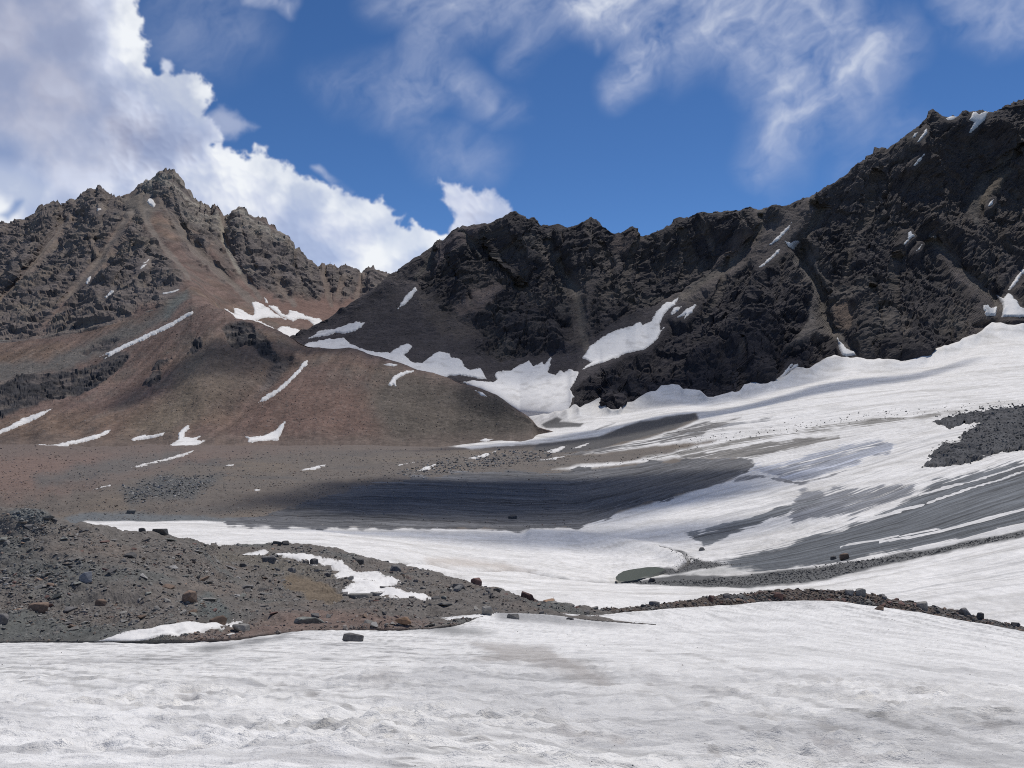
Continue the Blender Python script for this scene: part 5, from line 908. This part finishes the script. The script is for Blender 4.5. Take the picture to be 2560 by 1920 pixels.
for i, (sh, u, v, w, h, kind, label) in enumerate((
    (F, 887, 1603, 56, 17, 'dark', 'dark flat slab lying alone on the near snowfield'), (M, 1316, 1494, 35, 24, 'red', 'dark red angular boulder, left of a pair on the moraine crest'),
    (M, 1374, 1497, 43, 27, 'rust', 'orange brown faceted boulder, right of a pair on the moraine crest'), (M, 1192, 1447, 28, 20, 'red', 'reddish pointed boulder on the moraine rim against the snow'),
    (M, 770, 1551, 78, 22, 'green', 'widest grey green slab overhanging a black shadow at the moraine foot'), (M, 1010, 1560, 42, 18, 'rust', 'orange slab at the moraine foot beside the snow'),
    (M, 549, 1545, 42, 24, 'brown', 'brown block standing on the tip of the snow strip'), (M, 603, 1554, 46, 17, 'grey', 'grey wedge just right of the brown block on the snow strip'),
    (M, 217, 1456, 32, 25, 'blue', 'blue grey rounded boulder halfway up the left moraine'), (M, 97, 1512, 44, 22, 'brown', 'pinkish brown boulder low on the left moraine slope'),
    (M, 9, 1562, 32, 24, 'dark', 'dark boulder at the left frame edge on the moraine'), (M, 252, 1497, 28, 18, 'brown', 'tan boulder under the blue grey one on the moraine'),
    (M, 468, 1506, 38, 24, 'brown', 'tilted brown slab on the right flank of the moraine hump'), (M, 785, 1401, 21, 15, 'dark', 'upright dark block on the basin snow drift'),
    (M, 764, 1403, 22, 9, 'grey', 'flat grey stone beside the upright block on the drift'), (M, 900, 1408, 22, 15, 'dark', 'dark boulder on the moraine ridge behind the drift'),
    (M, 987, 1423, 34, 17, 'dark', 'black wide boulder on the moraine ridge right of the drift'), (M, 1147, 1475, 32, 20, 'dark', 'black slab shaped boulder near the moraine rim'),
    (M, 1243, 1484, 22, 9, 'grey', 'flat grey stone below the reddish pointed boulder'), (M, 1090, 1500, 26, 15, 'dark', 'dark pyramid stone at the end of the snow drift'),
    (M, 1218, 1529, 27, 22, 'grey', 'square grey block at the snow edge of the moraine'), (F, 1284, 1541, 34, 12, 'grey', 'grey low rock on the snow in front of the moraine tip'),
    (F, 1424, 1548, 22, 5, 'dark', 'thin dark stone lying on snow below the moraine tip'), (M, 672, 1406, 36, 17, 'dark', 'dark slab pile at the back of the mud basin'),
    (M, 738, 1520, 34, 14, 'blue', 'smooth bluish slab below the mud basin'), (M, 820, 1437, 18, 9, 'dark', 'small dark pointed stone on the far side of the mud basin'),
    (M, 728, 1430, 22, 12, 'grey', 'grey cube stone behind the mud basin'), (M, 605, 1419, 20, 9, 'dark', 'small dark slab at the left end of the basin'), (M, 640, 1422, 18, 8, 'dark', 'dark slab next to the left end of the basin'),
    (M, 900, 1496, 62, 11, 'grey', 'long flat slab along the lower edge of the snow drift'), (M, 940, 1494, 34, 10, 'grey', 'flat slab right of the long slab at the drift edge'),
    (M, 398, 1336, 42, 12, 'grey', 'wide ledge block on the hump skyline against the snow'), (M, 356, 1336, 18, 9, 'grey', 'small dome stone on the hump skyline'), (M, 137, 1298, 28, 13, 'dark', 'dark tilted slab near the top of the left hump'),
    (M, 597, 1361, 16, 11, 'grey', 'leftmost little boulder on the far moraine rim'), (M, 690, 1362, 26, 9, 'grey', 'low grey boulder on the far moraine rim'), (M, 715, 1362, 20, 10, 'dark', 'dark boulder on the far moraine rim'), (M, 968, 1394, 13, 9, 'dark', 'dark knob on the moraine rim above the black boulder'),
    (R, 2307, 1516, 27, 19, 'grey', 'rounded grey boulder high on the stony ridge at right'), (R, 2412, 1533, 30, 20, 'dark', 'large dark boulder on the descending stony ridge'), (R, 2452, 1543, 19, 15, 'dark', 'dark stacked boulder right of the large dark one'),
    (R, 2150, 1482, 26, 17, 'grey', 'rounded grey boulder past the top of the stony ridge'), (R, 2124, 1482, 22, 11, 'grey', 'low grey boulder just left of the rounded ridge boulder'), (R, 2205, 1492, 16, 11, 'grey', 'small grey boulder on the ridge below the rounded one'),
    (R, 1817, 1491, 20, 13, 'dark', 'dark square boulder on the rising left part of the stony ridge'), (R, 1777, 1500, 22, 15, 'red', 'reddish boulder on the rising left part of the stony ridge'), (R, 1945, 1493, 24, 15, 'red', 'red brown boulder in the middle face of the stony ridge'),
    (R, 1638, 1513, 28, 10, 'pale', 'pale low boulder near the left end of the stony ridge'), (R, 2538, 1561, 22, 12, 'dark', 'dark boulder at the right frame end of the stony ridge'), (F, 2198, 1524, 23, 10, 'brown', 'small brown wedge on the snow below the stony ridge'),
    (G, 1753, 1371, 16, 8, 'grey', 'lone small grey stone on the snow above the crevasse'), (G, 2112, 1397, 34, 14, 'brown', 'brown boulder on the grey ice band at right'), (G, 1282, 1288, 22, 10, 'dark', 'lone dark boulder on the dark ice'),
    (G, 328, 1274, 22, 12, 'grey', 'lone grey boulder on the debris plain at left'), (G, 1629, 1447, 20, 10, 'dark', 'dark boulder beside the pond outlet gravel'), (G, 2084, 1399, 16, 8, 'dark', 'dark stone just left of the brown boulder on the ice'))):
    boulder(sh, u, v, w, h, kind, label, 700 + i * 3, *((.9, 4.02) if sh is M else (.5, 5.2) if sh is F else (.8, 2.05) if sh is R else (1, 6)))
# ------------------------------------------------------------------ low clouds above the frame that throw the drifting shade on ice and slopes
vm_ = bpy.data.materials.new('cloud_vapour'); vm_.use_nodes = True; N_, L_ = nodes_of(vm_); N_.clear()
o_ = N_.new('ShaderNodeOutputMaterial'); pv_ = N_.new('ShaderNodeVolumePrincipled'); pv_.inputs['Color'].default_value = (.95, .95, .96, 1); pv_.inputs['Density'].default_value = 0.05; pv_.inputs['Anisotropy'].default_value = 0.6
L_.new(pv_.outputs[0], o_.inputs['Volume'])
SD = np.array(SUN_DIR)
def shade_cloud(u, v, d, rx, ry, ang, hgt, seed, depth=2.2):
    c = pt(u, v, d) + SD * (hgt / SD[2]); r = np.random.default_rng(seed)
    bm = bmesh.new(); bmesh.ops.create_icosphere(bm, subdivisions=4, radius=1.0); p = np.array([q.co[:] for q in bm.verts]); f = np.array([[q.index for q in g.verts] for g in bm.faces]); bm.free()
    n = fbm(p[:, 0] * 1.3 + seed, p[:, 1] * 1.3, p[:, 2] * 1.3, 5, .6); p = p * (1 + .75 * n)[:, None]
    tz = depth / 0.05 / 2; ca, sa = math.cos(math.radians(ang)), math.sin(math.radians(ang))
    x, y = p[:, 0] * rx, p[:, 1] * ry; w = np.stack([x * ca - y * sa, x * sa + y * ca, p[:, 2] * tz], 1)
    o = link('cloud', mesh_np('cloud', w, f, vm_)); o.location = c; tag(o, kind='stuff')
for a in ((1270,1248,245,84,48,8,1300,1,1.9), (1870,1036,545,240,34,28,1300,2,1.2), (520,1010,600,75,26,30,1400,3,1.3), (930,905,660,110,26,-12,1400,4,1.3), (1780,840,730,130,70,20,1500,6,1.3), (1180,800,860,230,90,0,1600,9,0.8), (1250,1020,590,40,34,0,1300,8,1.0), (1400,1345,170,60,14,5,1300,7,1.0)):
    shade_cloud(*a)
